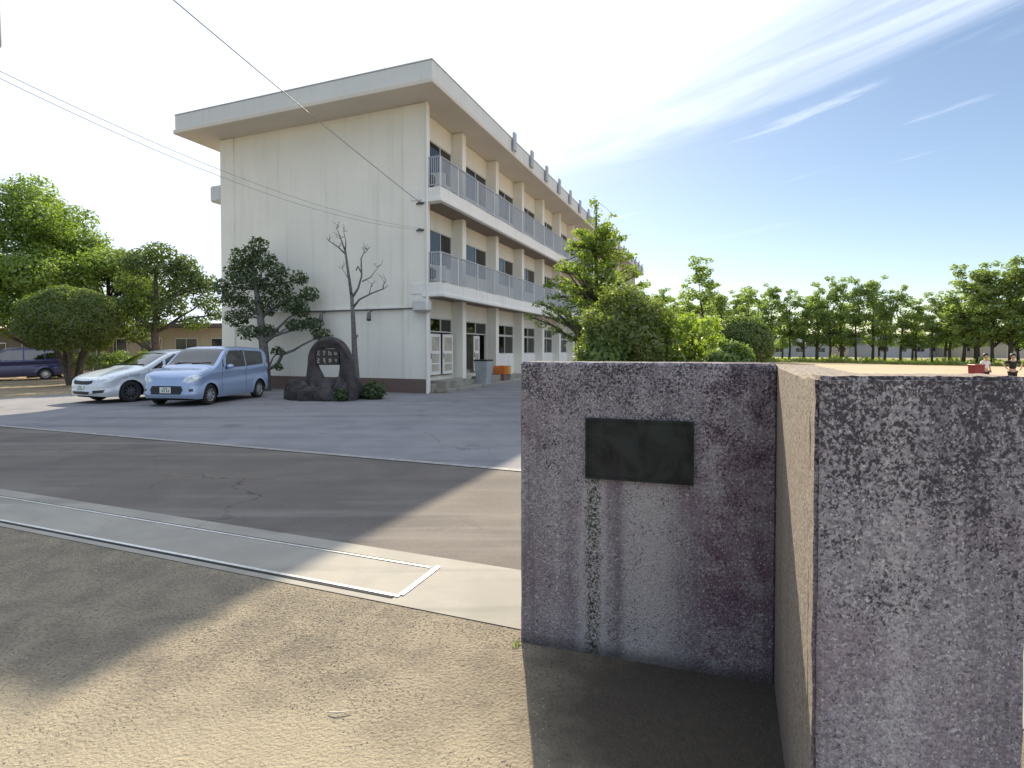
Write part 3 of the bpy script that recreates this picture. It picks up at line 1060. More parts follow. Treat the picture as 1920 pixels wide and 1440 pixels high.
# ------------------------------------------------------------------ cars
def pchip(xs, ys):
    xs, ys = np.array(xs, float), np.array(ys, float)
    h = np.diff(xs)
    dl = np.diff(ys) / h
    m = np.zeros(len(xs))
    for i in range(1, len(xs) - 1):
        if dl[i - 1] * dl[i] > 0:
            w1, w2 = 2 * h[i] + h[i - 1], h[i] + 2 * h[i - 1]
            m[i] = (w1 + w2) / (w1 / dl[i - 1] + w2 / dl[i])
    m[0], m[-1] = dl[0], dl[-1]

    def f(x):
        x = np.clip(np.asarray(x, float), xs[0], xs[-1])
        i = np.clip(np.searchsorted(xs, x) - 1, 0, len(xs) - 2)
        t = (x - xs[i]) / h[i]
        return ((2 * t ** 3 - 3 * t ** 2 + 1) * ys[i] + (t ** 3 - 2 * t ** 2 + t) * h[i] * m[i]
                + (-2 * t ** 3 + 3 * t ** 2) * ys[i + 1] + (t ** 3 - t ** 2) * h[i] * m[i + 1])
    return f


def in_poly(px, pz, poly):
    inside = np.zeros(len(px), bool)
    n = len(poly)
    for i in range(n):
        x1, z1 = poly[i]
        x2, z2 = poly[(i + 1) % n]
        cond = (z1 > pz) != (z2 > pz)
        xt = (x2 - x1) * (pz - z1) / ((z2 - z1) if z2 != z1 else 1e-12) + x1
        inside ^= cond & (px < xt)
    return inside


def make_wheel(parent, x, y, r, sgn, rim_mat, spokes=7):
    """tyre with a rounded shoulder, dished rim with spokes; sgn +1 faces +y"""
    w = 0.19
    prof = [(0.62, -0.5), (0.90, -0.5), (0.98, -0.40), (1.0, -0.22), (1.0, 0.22), (0.98, 0.40), (0.90, 0.5), (0.64, 0.5), (0.64, 0.30)]
    seg = 36
    vs, fs = [], []
    for k in range(seg):
        a = 2 * math.pi * k / seg
        for q, t in prof:
            vs.append((r * q * math.cos(a), sgn * t * w, r * q * math.sin(a)))
    m = len(prof)
    for k in range(seg):
        for j in range(m - 1):
            fs.append((k * m + j, k * m + j + 1, ((k + 1) % seg) * m + j + 1, ((k + 1) % seg) * m + j))
    wh = empty('wheel', (x, y, r))
    wh.parent = parent
    ty = MB().add(vs, fs).build('tyre', M['tyre'], wh, True)
    rm_ = MB()
    prof2 = [(0.655, 0.46), (0.62, 0.44), (0.60, 0.20), (0.58, 0.05)]
    vs, fs = [], []
    for k in range(seg):
        a = 2 * math.pi * k / seg
        for q, t in prof2:
            vs.append((r * q * math.cos(a), sgn * t * w, r * q * math.sin(a)))
    m = len(prof2)
    for k in range(seg):
        for j in range(m - 1):
            fs.append((k * m + j, k * m + j + 1, ((k + 1) % seg) * m + j + 1, ((k + 1) % seg) * m + j))
    rm_.add(vs, fs)
    for k in range(spokes):
        a = 2 * math.pi * k / spokes + 0.3
        ca, sa = math.cos(a), math.sin(a)
        q = []
        for (rad, hw, t) in ((0.10, 0.085, 0.40), (0.62, 0.055, 0.36)):
            for h in (-hw, hw):
                q.append((r * (rad * ca - h * sa), sgn * t * w, r * (rad * sa + h * ca)))
        for (rad, hw, t) in ((0.10, 0.085, 0.22), (0.62, 0.055, 0.20)):
            for h in (-hw, hw):
                q.append((r * (rad * ca - h * sa), sgn * t * w, r * (rad * sa + h * ca)))
        rm_.add(q, [(0, 1, 3, 2), (4, 6, 7, 5), (0, 2, 6, 4), (1, 5, 7, 3), (0, 4, 5, 1), (2, 3, 7, 6)])
    rm_.tube([(0, sgn * 0.1 * w, 0), (0, sgn * 0.44 * w, 0)], [r * 0.16, r * 0.13], 14)
    rm_.build('rim', rim_mat, wh)
    disc = [(r * 0.60 * math.cos(2 * math.pi * k / 24), sgn * 0.03 * w, r * 0.60 * math.sin(2 * math.pi * k / 24)) for k in range(24)]
    mesh_obj('brake_disc', disc, [tuple(range(24))], M['black'], wh)


def make_car(name, label, sp, loc, rz):
    """local x runs from the nose to the tail, y across, z up"""
    L, HW = sp['L'], sp['W'] / 2
    T = pchip(*zip(*sp['top']))
    belt = pchip(*zip(*sp['belt']))
    roofz = max(z for _, z in sp['top'])
    nose, tail = sp['nose'], sp['tail']
    NU, NS, NT = 340, 78, 44
    s = np.linspace(0, 1, NU)
    X = L * ((0.5 - 0.5 * np.cos(np.pi * s)) * 0.6 + s * 0.4)
    pw = 3.0
    Wp = np.ones(NU)
    a = X < nose
    Wp[a] = (1 - ((nose - X[a]) / nose) ** pw) ** (1 / pw)
    c = X > L - tail
    Wp[c] = np.maximum(1 - ((X[c] - (L - tail)) / tail) ** pw, 0) ** (1 / pw)
    Wp = HW * np.maximum(Wp, 0.002)
    Tz = T(X)
    Bz = np.interp(X, [0, 0.25, 0.7, L - 0.7, L - 0.2, L], [0.24, 0.20, 0.19, 0.20, 0.27, 0.33])
    bz = belt(X)
    rr = np.interp(X, *sp['round'])
    pe = 2.7
    pts = np.zeros((NU, NS + NT, 3))
    th = np.linspace(0, np.pi / 2, NT + 1)[1:]
    q = np.sin(th) ** (2 / pe)
    yy = np.maximum(np.cos(th), 0) ** (2 / pe)
    for i in range(NU):
        z = np.concatenate([Bz[i] + (Tz[i] - rr[i] - Bz[i]) * np.linspace(0, 1, NS), Tz[i] - rr[i] + rr[i] * q])
        f = np.concatenate([np.ones(NS), yy])
        up = np.clip((z - bz[i]) / (roofz - bz[i] + 1e-6), 0, 1)
        y = Wp[i] * (1 - sp['tumble'] * up ** 1.25)
        lo = np.clip((0.42 - z) / 0.25, 0, 1)
        y = y * (1 - 0.07 * lo ** 2)
        k_ = Wp[i] / HW
        y = y - 0.020 * np.exp(-((z - (bz[i] - 0.26)) / 0.10) ** 2) * k_ + 0.012 * np.exp(-((z - (bz[i] - 0.06)) / 0.05) ** 2) * k_
        for wx in sp['wheels']:
            dd = np.sqrt((X[i] - wx) ** 2 + (z - sp['r']) ** 2)
            y = y + 0.018 * np.exp(-((dd - sp['r'] - 0.05) / 0.06) ** 2) * (k_ > 0.5)
        y = y * f
        wn = np.clip((0.9 - X[i]) / 0.9, 0, 1) ** 2
        wt = np.clip((X[i] - (L - 0.7)) / 0.7, 0, 1) ** 2
        x = X[i] + wn * (sp['lean'] * np.clip(z - 0.50, 0, 1) + 0.10 * np.clip(0.42 - z, 0, 1)) - wt * sp['tlean'] * np.clip(z - 0.7, 0, 1)
        # bumper lip
        x = x - wn * 0.035 * np.exp(-((z - 0.33) / 0.07) ** 2)
        pts[i, :, 0], pts[i, :, 1], pts[i, :, 2] = x, y, z
    full = np.concatenate([pts * [1, -1, 1], pts[:, ::-1][:, 1:]], axis=1)
    NW = full.shape[1]
    Vt = full.reshape(-1, 3)
    ii = (np.arange(NU - 1)[:, None] * NW + np.arange(NW - 1)[None, :]).ravel()
    F = np.stack([ii, ii + NW, ii + NW + 1, ii + 1], 1)
    C = Vt[F].mean(1)
    gi, gj = ii // NW, ii % NW
    istop = np.minimum(gj, NW - 2 - gj) >= NS - 2
    xs, ya, zs, ysg = X[gi], np.abs(C[:, 1]), C[:, 2], np.sign(C[:, 1])
    cx_ = C[:, 0]
    part = np.zeros(len(F), int)
    names = {}
    # side glass
    pid = 1
    for poly in sp['sidewin']:
        ins = in_poly(cx_, zs, poly) & (ya > 0.45 * HW)
        for sg in (-1, 1):
            part[ins & (ysg == sg)] = pid
            names[pid] = ('side_window', 'carglass')
            pid += 1
    w0, w1 = sp['screen']
    lim = (HW * (1 - sp['tumble'] * np.clip((zs - belt(xs)) / (roofz - belt(xs)), 0, 1) ** 1.25)) * 0.89
    ins = istop & (xs > w0) & (xs < w1) & (ya < lim)
    part[ins] = pid
    names[pid] = ('windscreen', 'carglass')
    pid += 1
    r0, r1 = sp['rearscreen']
    ins = (istop | (zs > belt(xs) + 0.05)) & (xs > r0) & (xs < r1) & (ya < lim * 0.92) & (zs > belt(xs) + 0.05)
    part[ins] = pid
    names[pid] = ('rear_window', 'carglass')
    pid += 1
    for (nm, mt, poly, xmax, split) in sp['front']:
        ins = in_poly(ya, zs, poly) & (cx_ < xmax) & (part == 0)
        for sg in ((-1, 1) if split else (0,)):
            part[ins & ((ysg == sg) if split else True)] = pid
            names[pid] = (nm, mt)
            pid += 1
    for (nm, mt, poly, xmin) in sp['rear']:
        ins = in_poly(ya, zs, poly) & (cx_ > xmin) & (part == 0)
        for sg in (-1, 1):
            part[ins & (ysg == sg)] = pid
            names[pid] = (nm, mt)
            pid += 1
    # shut lines
    cuts = [(np.abs(cx_ - xd) < 0.0075) & (zs > za) & (zs < zb) & (ya > 0.5 * HW) & ~istop for (xd, za, zb) in sp['seams']]
    for sm in cuts:
        for sg in (-1, 1):
            part[sm & (part == 0) & (ysg == sg)] = pid
            names[pid] = ('shut_line', 'black')
            pid += 1
    # wheel arches
    for wx in sp['wheels']:
        part[(np.sqrt((cx_ - wx) ** 2 + (zs - sp['r']) ** 2) < sp['r'] + 0.045) & (ya > 0.3) & ~istop] = -1
    root = empty(name, loc, rz)
    tag(root, label, 'car')

    def take(mask, nm, mat):
        if not mask.any():
            return None
        f = F[mask]
        uq, inv = np.unique(f, return_inverse=True)
        o = np_mesh(nm, Vt[uq], inv.reshape(-1, 4), mat, root, True)
        return o

    take(part == 0, 'body', M[sp['paint']])
    for k, (nm, mt) in names.items():
        take(part == k, nm, M[mt])
    # floor pan, arch liners, cabin
    MB().box(0.16, L - 0.2, -(HW - 0.30), HW - 0.30, 0.17, 0.62, 0.05).build('floor_pan', M['black'], root)
    ln = MB()
    for wx in sp['wheels']:
        for sg in (-1, 1):
            vs, fs = [], []
            for k in range(25):
                an = math.pi * (k / 24 * 1.16 - 0.08)
                for yv in (HW - 0.035, HW - 0.34):
                    vs.append((wx + (sp['r'] + 0.055) * math.cos(an), sg * yv, sp['r'] + (sp['r'] + 0.055) * math.sin(an)))
                if k:
                    fs.append((2 * k - 2, 2 * k - 1, 2 * k + 1, 2 * k))
            ln.add(vs, fs)
    ln.build('arch_liner', M['black'], root)
    bzm = float(belt(L * 0.5))
    MB().box(sp['cabin'][0], sp['cabin'][1], -(HW - 0.14), HW - 0.14, 0.63, bzm - 0.06, 0.04).build('cabin_trim', M['black'], root)
    for sx in sp['seats']:
        for sy in (-0.36, 0.36):
            MB().box(sx, sx + 0.16, sy - 0.24, sy + 0.24, bzm - 0.05, bzm + 0.22, 0.05).box(sx + 0.03, sx + 0.13, sy - 0.13, sy + 0.13, bzm + 0.24, bzm + 0.41, 0.04).build('seat', M['cabin'], root)
    for wx in sp['wheels']:
        for sg in (-1, 1):
            make_wheel(root, wx, sg * (HW - 0.10), sp['r'], sg, M[sp['rim']], sp['spokes'])
    # mirrors
    mx, mz = sp['mirror']
    for sg in (-1, 1):
        yb = sg * (HW - 0.02)
        mr = MB()
        vs, fs = [], []
        prof = [(0.0, 0.45), (0.05, 0.85), (0.12, 1.0), (0.16, 0.9)]
        for (dx, sc) in prof:
            for k in range(12):
                an = 2 * math.pi * k / 12
                vs.append((mx + dx, yb + sg * (0.125 + 0.105 * sc * math.cos(an)), mz + 0.075 * sc * math.sin(an)))
        for j in range(len(prof) - 1):
            for k in range(12):
                fs.append((j * 12 + k, j * 12 + (k + 1) % 12, (j + 1) * 12 + (k + 1) % 12, (j + 1) * 12 + k))
        fs += [tuple(range(12)), tuple(range(36, 48))]
        mo = mr.add(vs, fs).build('mirror', M[sp['paint']], root, True)
        MB().box(mx + 0.04, mx + 0.12, min(yb - sg * 0.06, yb + sg * 0.05), max(yb - sg * 0.06, yb + sg * 0.05), mz - 0.075, mz - 0.03, 0.01).build('mirror_stalk', M['black'], mo)
    for (hx, hz_) in sp['handles']:
        for sg in (-1, 1):
            yb = sg * (HW - 0.012)
            MB().box(hx, hx + 0.19, min(yb, yb + sg * 0.035), max(yb, yb + sg * 0.035), hz_ - 0.018, hz_ + 0.018, 0.008).build('door_handle', M[sp['paint']], root)
    # number plate with green characters
    pz = sp['plate']
    pxs = sp['plate_x']
    MB().box(pxs - 0.02, pxs, -0.165, 0.165, pz - 0.082, pz + 0.082, 0.004).build('number_plate', M['plate'], root)
    ink = MB()
    for i, yv in enumerate((-0.10, -0.045, 0.03, 0.085)):
        ink.box(pxs - 0.0215, pxs - 0.0202, yv - 0.018, yv + 0.012, pz - 0.055, pz + 0.02)
    ink.box(pxs - 0.0215, pxs - 0.0202, -0.07, 0.06, pz + 0.035, pz + 0.062)
    ink.build('plate_marking', M['plate_ink'], root)
    # wipers
    wp = MB()
    for (y0, y1) in ((-0.05, -0.62), (0.5, -0.02)):
        xa = w0 + 0.04
        wp.tube([(xa, y0, float(T(xa)) + 0.015), (xa + 0.06, y1, float(T(xa + 0.05)) + 0.0)], 0.012, 5)
    wp.build('wiper', M['black'], root)
    return root


M['cabin'] = plain('cabin_fabric', (0.05, 0.05, 0.052), 0.9, 0.2, 8)
blue_spec = dict(
    L=3.98, W=1.69, r=0.295, wheels=(0.74, 3.30), paint='paint_blue', rim='alloy', spokes=9, nose=0.42, tail=0.22,
    top=[(0, 0.80), (0.06, 0.88), (0.25, 0.965), (0.80, 1.07), (1.02, 1.16), (1.62, 1.60), (1.95, 1.68), (2.6, 1.69), (3.5, 1.655), (3.78, 1.58), (3.92, 1.30), (3.98, 1.05)],
    belt=[(0, 0.78), (0.9, 0.97), (2.0, 1.02), (3.98, 1.10)], round=((0, 0.9, 1.7, 3.6, 3.98), (0.10, 0.11, 0.085, 0.085, 0.12)),
    tumble=0.155, lean=0.20, tlean=0.10, screen=(1.00, 1.66), rearscreen=(3.72, 3.96),
    sidewin=[[(1.30, 1.06), (1.38, 1.06), (1.40, 1.28), (1.36, 1.30)], [(1.46, 1.05), (2.50, 1.06), (2.50, 1.56), (1.78, 1.55), (1.58, 1.40)],
             [(2.56, 1.06), (3.52, 1.12), (3.55, 1.48), (3.46, 1.53), (2.56, 1.56)]],
    front=[('headlight', 'lamp_glass', [(0.43, 0.70), (0.60, 0.66), (0.80, 0.70), (0.84, 0.84), (0.74, 0.90), (0.55, 0.83)], 0.75, True),
           ('grille', 'black', [(-0.01, 0.34), (0.44, 0.34), (0.48, 0.44), (0.46, 0.57), (-0.01, 0.58)], 0.5, False),
           ('fog_lamp', 'black', [(0.64, 0.42), (0.73, 0.42), (0.73, 0.49), (0.64, 0.49)], 0.7, True)],
    rear=[('tail_light', 'red_lamp', [(0.62, 0.92), (0.84, 0.92), (0.84, 1.25), (0.70, 1.25)], 3.72)],
    seams=[(1.30, 0.30, 1.04), (2.53, 0.28, 1.60), (3.60, 0.80, 1.14)], hseams=[(1.3, 3.2, 0.285)], cabin=(1.1, 3.7), seats=(1.9, 2.9),
    mirror=(1.42, 1.08), handles=((2.25, 0.95), (2.62, 0.96)), plate=0.46, plate_x=-0.006)
make_car('compact_car', 'light blue compact hatchback parked beside the white car', blue_spec, (-9.55, 15.05, 0.012), R(90 - 7)).scale = (0.94, 1, 1)
white_spec = dict(
    L=4.58, W=1.74, r=0.315, wheels=(0.90, 3.65), paint='paint_white', rim='alloy_dark', spokes=10, nose=0.58, tail=0.30,
    top=[(0, 0.66), (0.06, 0.73), (0.30, 0.83), (0.75, 0.95), (1.20, 1.04), (1.36, 1.10), (2.10, 1.46), (2.55, 1.56), (3.0, 1.585), (3.9, 1.53), (4.30, 1.42), (4.50, 1.15), (4.58, 0.95)],
    belt=[(0, 0.64), (1.0, 0.90), (2.2, 0.98), (4.58, 1.08)], round=((0, 1.1, 2.0, 4.1, 4.58), (0.09, 0.10, 0.085, 0.085, 0.12)),
    tumble=0.19, lean=0.28, tlean=0.14, screen=(1.32, 2.16), rearscreen=(4.18, 4.52),
    sidewin=[[(1.50, 0.98), (1.86, 1.00), (1.90, 1.24)], [(1.95, 1.00), (2.86, 1.03), (2.86, 1.46), (2.30, 1.43), (1.98, 1.27)],
             [(2.92, 1.03), (3.68, 1.07), (3.66, 1.43), (2.92, 1.46)], [(3.74, 1.08), (4.20, 1.16), (4.05, 1.36), (3.74, 1.42)]],
    front=[('headlight', 'lamp_glass', [(0.46, 0.63), (0.64, 0.62), (0.90, 0.72), (0.90, 0.86), (0.80, 0.83), (0.60, 0.74), (0.46, 0.68)], 1.15, True),
           ('grille', 'black', [(-0.01, 0.55), (0.32, 0.56), (0.45, 0.60), (0.45, 0.69), (0.30, 0.67), (-0.01, 0.66)], 0.6, False),
           ('fog_lamp', 'black', [(0.52, 0.30), (0.76, 0.33), (0.78, 0.41), (0.50, 0.39)], 0.9, True),
           ('lower_grille', 'black', [(-0.01, 0.27), (0.38, 0.28), (0.40, 0.36), (-0.01, 0.36)], 0.6, False)],
    rear=[('tail_light', 'red_lamp', [(0.55, 0.85), (0.88, 0.85), (0.88, 1.08), (0.60, 1.05)], 4.2)],
    seams=[(1.42, 0.32, 0.98), (2.89, 0.28, 1.50), (3.72, 0.75, 1.10)], hseams=[(1.4, 3.4, 0.285)], cabin=(1.35, 4.2), seats=(2.35, 3.2),
    mirror=(1.78, 1.03), handles=((2.62, 0.90), (3.48, 0.93)), plate=0.455, plate_x=-0.008)
make_car('estate_car', 'pearl white low estate car parked left of the light blue hatchback', white_spec, (-12.60, 15.95, 0.012), R(90 - 24))
navy_spec = dict(blue_spec)
navy_spec.update(
    L=4.30, W=1.69, paint='paint_navy', rim='alloy', wheels=(0.80, 3.50), nose=0.45, tail=0.20,
    top=[(0, 0.72), (0.06, 0.82), (0.3, 0.92), (0.95, 1.05), (1.15, 1.14), (1.85, 1.58), (2.2, 1.66), (2.9, 1.68), (3.85, 1.64), (4.12, 1.55), (4.25, 1.2), (4.30, 1.0)],
    belt=[(0, 0.76), (0.95, 0.95), (2.0, 1.0), (4.30, 1.08)], round=((0, 1.0, 1.9, 3.9, 4.30), (0.10, 0.11, 0.085, 0.085, 0.12)),
    screen=(1.14, 1.88), rearscreen=(4.05, 4.27),
    sidewin=[[(1.40, 1.02), (1.62, 1.03), (1.66, 1.30)], [(1.72, 1.03), (2.62, 1.04), (2.62, 1.54), (2.02, 1.53), (1.78, 1.38)],
             [(2.68, 1.04), (3.45, 1.08), (3.45, 1.52), (2.68, 1.54)], [(3.51, 1.09), (3.98, 1.13), (3.92, 1.47), (3.51, 1.51)]],
    rear=[('tail_light', 'red_lamp', [(0.62, 0.92), (0.84, 0.92), (0.84, 1.3), (0.72, 1.3)], 4.0)],
    seams=[(1.42, 0.30, 1.02), (2.65, 0.28, 1.58), (3.48, 0.8, 1.1)], hseams=[(1.4, 3.2, 0.285)], cabin=(1.25, 4.0), seats=(2.1, 3.0),
    mirror=(1.60, 1.06), handles=((2.35, 0.94), (3.15, 0.96)))
make_car('minivan', 'dark navy blue minivan parked at the far left under trees', navy_spec, (-27.6, 27.0, 0.012), R(38))

# ------------------------------------------------------------------ trees and shrubs
def leaves(centers, radii, counts, size, g, shell=0.55, updir=0.35, aspect=0.6):
    """leaf quads through ellipsoid clumps, denser towards their skins"""
    allV = []
    for c, r, k in zip(centers, radii, counts):
        d = g.normal(size=(k, 3))
        d /= np.linalg.norm(d, axis=1)[:, None]
        rad = (shell + (1 - shell) * g.random(k)) ** 1.0
        rad = np.where(g.random(k) < 0.30, g.random(k) ** 0.5, rad)
        p = np.array(c)[None] + d * rad[:, None] * np.array(r)[None]
        nrm = d + g.normal(scale=0.75, size=(k, 3)) + np.array([0, 0, updir])
        nrm /= np.linalg.norm(nrm, axis=1)[:, None]
        t = np.cross(nrm, g.normal(size=(k, 3)))
        t /= np.linalg.norm(t, axis=1)[:, None]
        b_ = np.cross(nrm, t)
        sz = size * g.uniform(0.6, 1.4, k)
        t *= sz[:, None]
        b_ *= (sz * aspect)[:, None]
        fold = nrm * (sz * 0.25)[:, None]
        allV.append(np.stack([p - t, p + b_ + fold, p + t, p - b_ + fold], 1))
    V = np.concatenate(allV).reshape(-1, 3)
    F = np.arange(len(V)).reshape(-1, 4)
    return V, F


def limb_path(a, b_, g, wob=0.12, n=6):
    a, b_ = np.array(a, float), np.array(b_, float)
    L = np.linalg.norm(b_ - a)
    out = []
    off = np.zeros(3)
    for i in range(n + 1):
        t = i / n
        if 0 < i < n:
            off = off * 0.6 + g.normal(scale=wob * L / n, size=3)
        p = a + (b_ - a) * t + off * (1 if i < n else 0)
        p[2] += 0.10 * L * math.sin(math.pi * t) * 0.5
        out.append(tuple(p))
    return out


def make_tree(name, label, cat, loc, trunk, clumps, leafmat, bark, leaf=0.10, dens=260, seed=1, group=None, limb_from=0.45, shell=0.55, twigs=True, crown_name='crown'):
    """trunk: [(x,y,z,r)...]; clumps: [(x,y,z,rx,ry,rz)...] in local metres"""
    g = np.random.default_rng(seed)
    root = empty(name, loc)
    tag(root, label, cat, group)
    mb = MB()
    mb.tube([t[:3] for t in trunk], [t[3] for t in trunk], 10)
    tp = np.array([t[:3] for t in trunk])
    if twigs:
        for c in clumps:
            # start on the trunk below the clump
            lo = max(1, int(len(tp) * limb_from))
            cand = tp[lo - 1:]
            zc = c[2] - 0.5 * math.hypot(c[0] - tp[-1][0], c[1] - tp[-1][1])
            k = int(np.argmin(np.abs(cand[:, 2] - zc)))
            st = cand[k]
            r0 = min(trunk[lo - 1 + k][3] * 0.6, 0.03 + 0.02 * np.linalg.norm(np.array(c[:3]) - st))
            path = limb_path(st, c[:3], g)
            mb.tube(path, list(np.linspace(r0, r0 * 0.25, len(path))), 6, False)
            for _ in range(3):
                e = np.array(c[:3]) + g.normal(size=3) * np.array(c[3:6]) * 0.55
                pth = limb_path(path[-2], e, g, n=3)
                mb.tube(pth, list(np.linspace(r0 * 0.35, r0 * 0.12, len(pth))), 5, False)
    mb.build('trunk', M[bark], root, True)
    cnt = [max(12, int(dens * (c[3] * c[4] + c[4] * c[5] + c[3] * c[5]) / 3 / (leaf * leaf) * 0.022)) for c in clumps]
    V, F = leaves([c[:3] for c in clumps], [c[3:6] for c in clumps], cnt, leaf, g, shell)
    np_mesh(crown_name, V, F, M[leafmat], root)
    return root


def cloud_clumps(g, n, cx_, cy_, cz_, rx, ry, rz, r0, r1, flat=0.75, hollow=0.45):
    out = []
    while len(out) < n:
        d = g.normal(size=3)
        d /= np.linalg.norm(d)
        k = hollow + (1 - hollow) * g.random() ** 0.6
        r = g.uniform(r0, r1)
        out.append((cx_ + d[0] * rx * k, cy_ + d[1] * ry * k, cz_ + d[2] * rz * k, r, r, r * flat))
    return out


g0 = np.random.default_rng(21)
# big bright tree at the far left
cl = cloud_clumps(g0, 74, 0, 0, 6.4, 4.3, 3.4, 4.1, 0.8, 1.45, hollow=0.3)
make_tree('broadleaf_tree', 'tall bright green broadleaf tree at the far left', 'tree', P(62, 31),
          [(0, 0, -0.2, 0.30), (0.05, 0, 1.5, 0.25), (0.0, 0.05, 3.0, 0.22), (0.1, 0, 5.0, 0.17), (0, 0, 7.5, 0.10), (0, 0, 9.4, 0.04)],
          cl, 'leaf_bright', 'bark', 0.09, 230, 31)
cl = cloud_clumps(g0, 44, 0, 0, 5.4, 3.6, 3.0, 3.4, 0.7, 1.3, hollow=0.3)
make_tree('broadleaf_tree', 'second bright green tree behind, cut by the left edge', 'tree', P(-95, 34),
          [(0, 0, -0.2, 0.26), (0.05, 0, 2.0, 0.2), (0, 0, 4.5, 0.15), (0, 0, 7.5, 0.05)], cl, 'leaf_mid', 'bark', 0.10, 230, 32)
cl = cloud_clumps(g0, 44, 0, 0, 5.0, 2.9, 2.4, 3.0, 0.7, 1.15, hollow=0.3)
make_tree('broadleaf_tree', 'green tree between the tall bright one and the dark one', 'tree', P(205, 33),
          [(0, 0, -0.2, 0.22), (0.05, 0, 2.0, 0.18), (0, 0, 4.5, 0.12), (0, 0, 7.0, 0.04)], cl, 'leaf_mid', 'bark', 0.09, 230, 33)
# dark tree behind the cars
cl = [(.2, 0, 6.3, .8, .8, .5), (1.3, .2, 5.5, .9, .8, .5), (2.0, .3, 5.0, .8, .7, .45), (-.9, .2, 6.0, .8, .8, .5), (-1.6, 0, 3.6, .9, .9, .6), (-1.5, .5, 4.9, .9, .8, .6), (-.4, -.2, 5.6, .9, .9, .6), (.6, .2, 5.4, .9, .9, .6), (1.5, 0, 4.7, .9, .8, .55), (2.3, .2, 3.9, .7, .7, .45), (2.5, 0, 4.6, .55, .5, .4),
      (.2, .6, 4.4, 1.1, 1, .7), (-.7, .3, 3.9, 1, .9, .6), (.9, -.3, 3.6, .9, .9, .5), (-2.0, .2, 2.7, .8, .7, .5), (-1.1, .2, 2.3, .8, .7, .45), (1.9, 0, 2.9, .7, .7, .4), (-.2, 0, 2.9, .9, .8, .5), (2.9, 0, 3.3, .5, .5, .35), (1.2, .3, 5.9, .6, .6, .4)]
make_tree('evergreen_tree', 'dark spreading evergreen tree behind the parked white car', 'tree', P(293, 26.5),
          [(0, 0, -0.2, 0.24), (0.02, 0, 1.2, 0.2), (-.05, 0, 2.4, 0.17), (.1, 0, 3.6, 0.13), (0, 0, 5.2, 0.06)], cl, 'leaf_evergreen', 'bark', 0.07, 300, 34)
# clipped dome shrub at left
def dome(name, label, loc, rx, ry, rz, zc, mat, leaf, count, seed, trunkr=0.1, group=None, cut=-0.55, lumps=0.06, cat='shrub'):
    g = np.random.default_rng(seed)
    root = empty(name, loc)
    tag(root, label, cat, group)
    d = g.normal(size=(count, 3))
    d /= np.linalg.norm(d, axis=1)[:, None]
    d = d[d[:, 2] > cut]
    k = len(d)
    rad = np.where(g.random(k) < 0.75, g.uniform(0.90, 1.0, k), g.uniform(0.5, 0.95, k))
    lump = 1 + lumps * (0.7 * np.sin(d[:, 0] * 7 + seed) * np.sin(d[:, 1] * 6 + 1) + 0.7 * np.sin(d[:, 2] * 9 + d[:, 0] * 4) + 0.5 * np.sin(d[:, 0] * 17 + 2) * np.sin(d[:, 2] * 15 + d[:, 1] * 13)) + g.normal(0, lumps * 0.45, k)
    p = d * rad[:, None] * lump[:, None] * np.array([rx, ry, rz]) + np.array([0, 0, zc])
    nrm = d + g.normal(scale=0.7, size=(k, 3))
    nrm /= np.linalg.norm(nrm, axis=1)[:, None]
    t = np.cross(nrm, g.normal(size=(k, 3)))
    t /= np.linalg.norm(t, axis=1)[:, None]
    b_ = np.cross(nrm, t)
    sz = leaf * g.uniform(0.6, 1.4, k)
    t *= sz[:, None]
    b_ *= (sz * 0.55)[:, None]
    V = np.stack([p - t, p + b_, p + t, p - b_], 1).reshape(-1, 3)
    np_mesh('foliage', V, np.arange(len(V)).reshape(-1, 4), M[mat], root)
    mb = MB()
    for i in range(5):
        an = i * 1.3
        mb.tube(limb_path((0.05 * math.cos(an), 0.05 * math.sin(an), -0.1), (rx * 0.6 * math.cos(an), ry * 0.6 * math.sin(an), zc + rz * 0.2), g), list(np.linspace(trunkr, trunkr * 0.2, 7)), 6, False)
    mb.build('stem', M['bark'], root, True)
    return root


dome('clipped_tree', 'round clipped tree with a lit top left of the white car', P(134, 24.5), 1.95, 1.9, 1.55, 2.85, 'leaf_clip', 0.055, 34000, 41, 0.14, cut=-0.85, lumps=0.05, cat='tree')

# podocarpus in front of the gable
cl = [(-.55, 0, 5.2, .65, .55, .5), (-.1, .1, 4.9, .7, .6, .5), (-1.0, .2, 4.5, .65, .6, .5), (.7, 0, 4.6, .5, .5, .45), (-.5, -.1, 4.1, .9, .7, .55), (.4, .1, 3.9, .8, .7, .5), (1.25, 0, 4.25, .4, .4, .35), (1.65, .1, 3.75, .45, .4, .35),
      (1.0, -.1, 3.4, .7, .6, .45), (1.5, 0, 3.1, .45, .45, .35), (-1.2, .1, 3.5, .7, .6, .5), (-.2, .1, 3.1, .9, .7, .5), (-1.0, 0, 2.8, .6, .6, .4), (1.8, 0, 2.55, .5, .45, .32), (2.15, -.1, 2.15, .45, .4, .28), (1.1, 0, 2.6, .5, .5, .3), (-.5, 0, 2.3, .5, .5, .35), (.0, 0, 2.4, .5, .5, .3), (-1.6, 0, 3.9, .4, .4, .35),
      (-.75, -.1, 1.55, .35, .3, .22), (.55, -.1, 1.5, .3, .3, .2), (.6, -.1, 1.0, .22, .2, .2), (-.15, -.1, 5.5, .45, .4, .4)]
gp = np.random.default_rng(88)
cl = [(c_[0] * 1.06 + gp.normal(0, .08), c_[1] * 1.3 + gp.normal(0, .1), c_[2] + gp.normal(0, .08), c_[3] * .90, c_[4] * .90, c_[5] * .88) for c_ in cl]
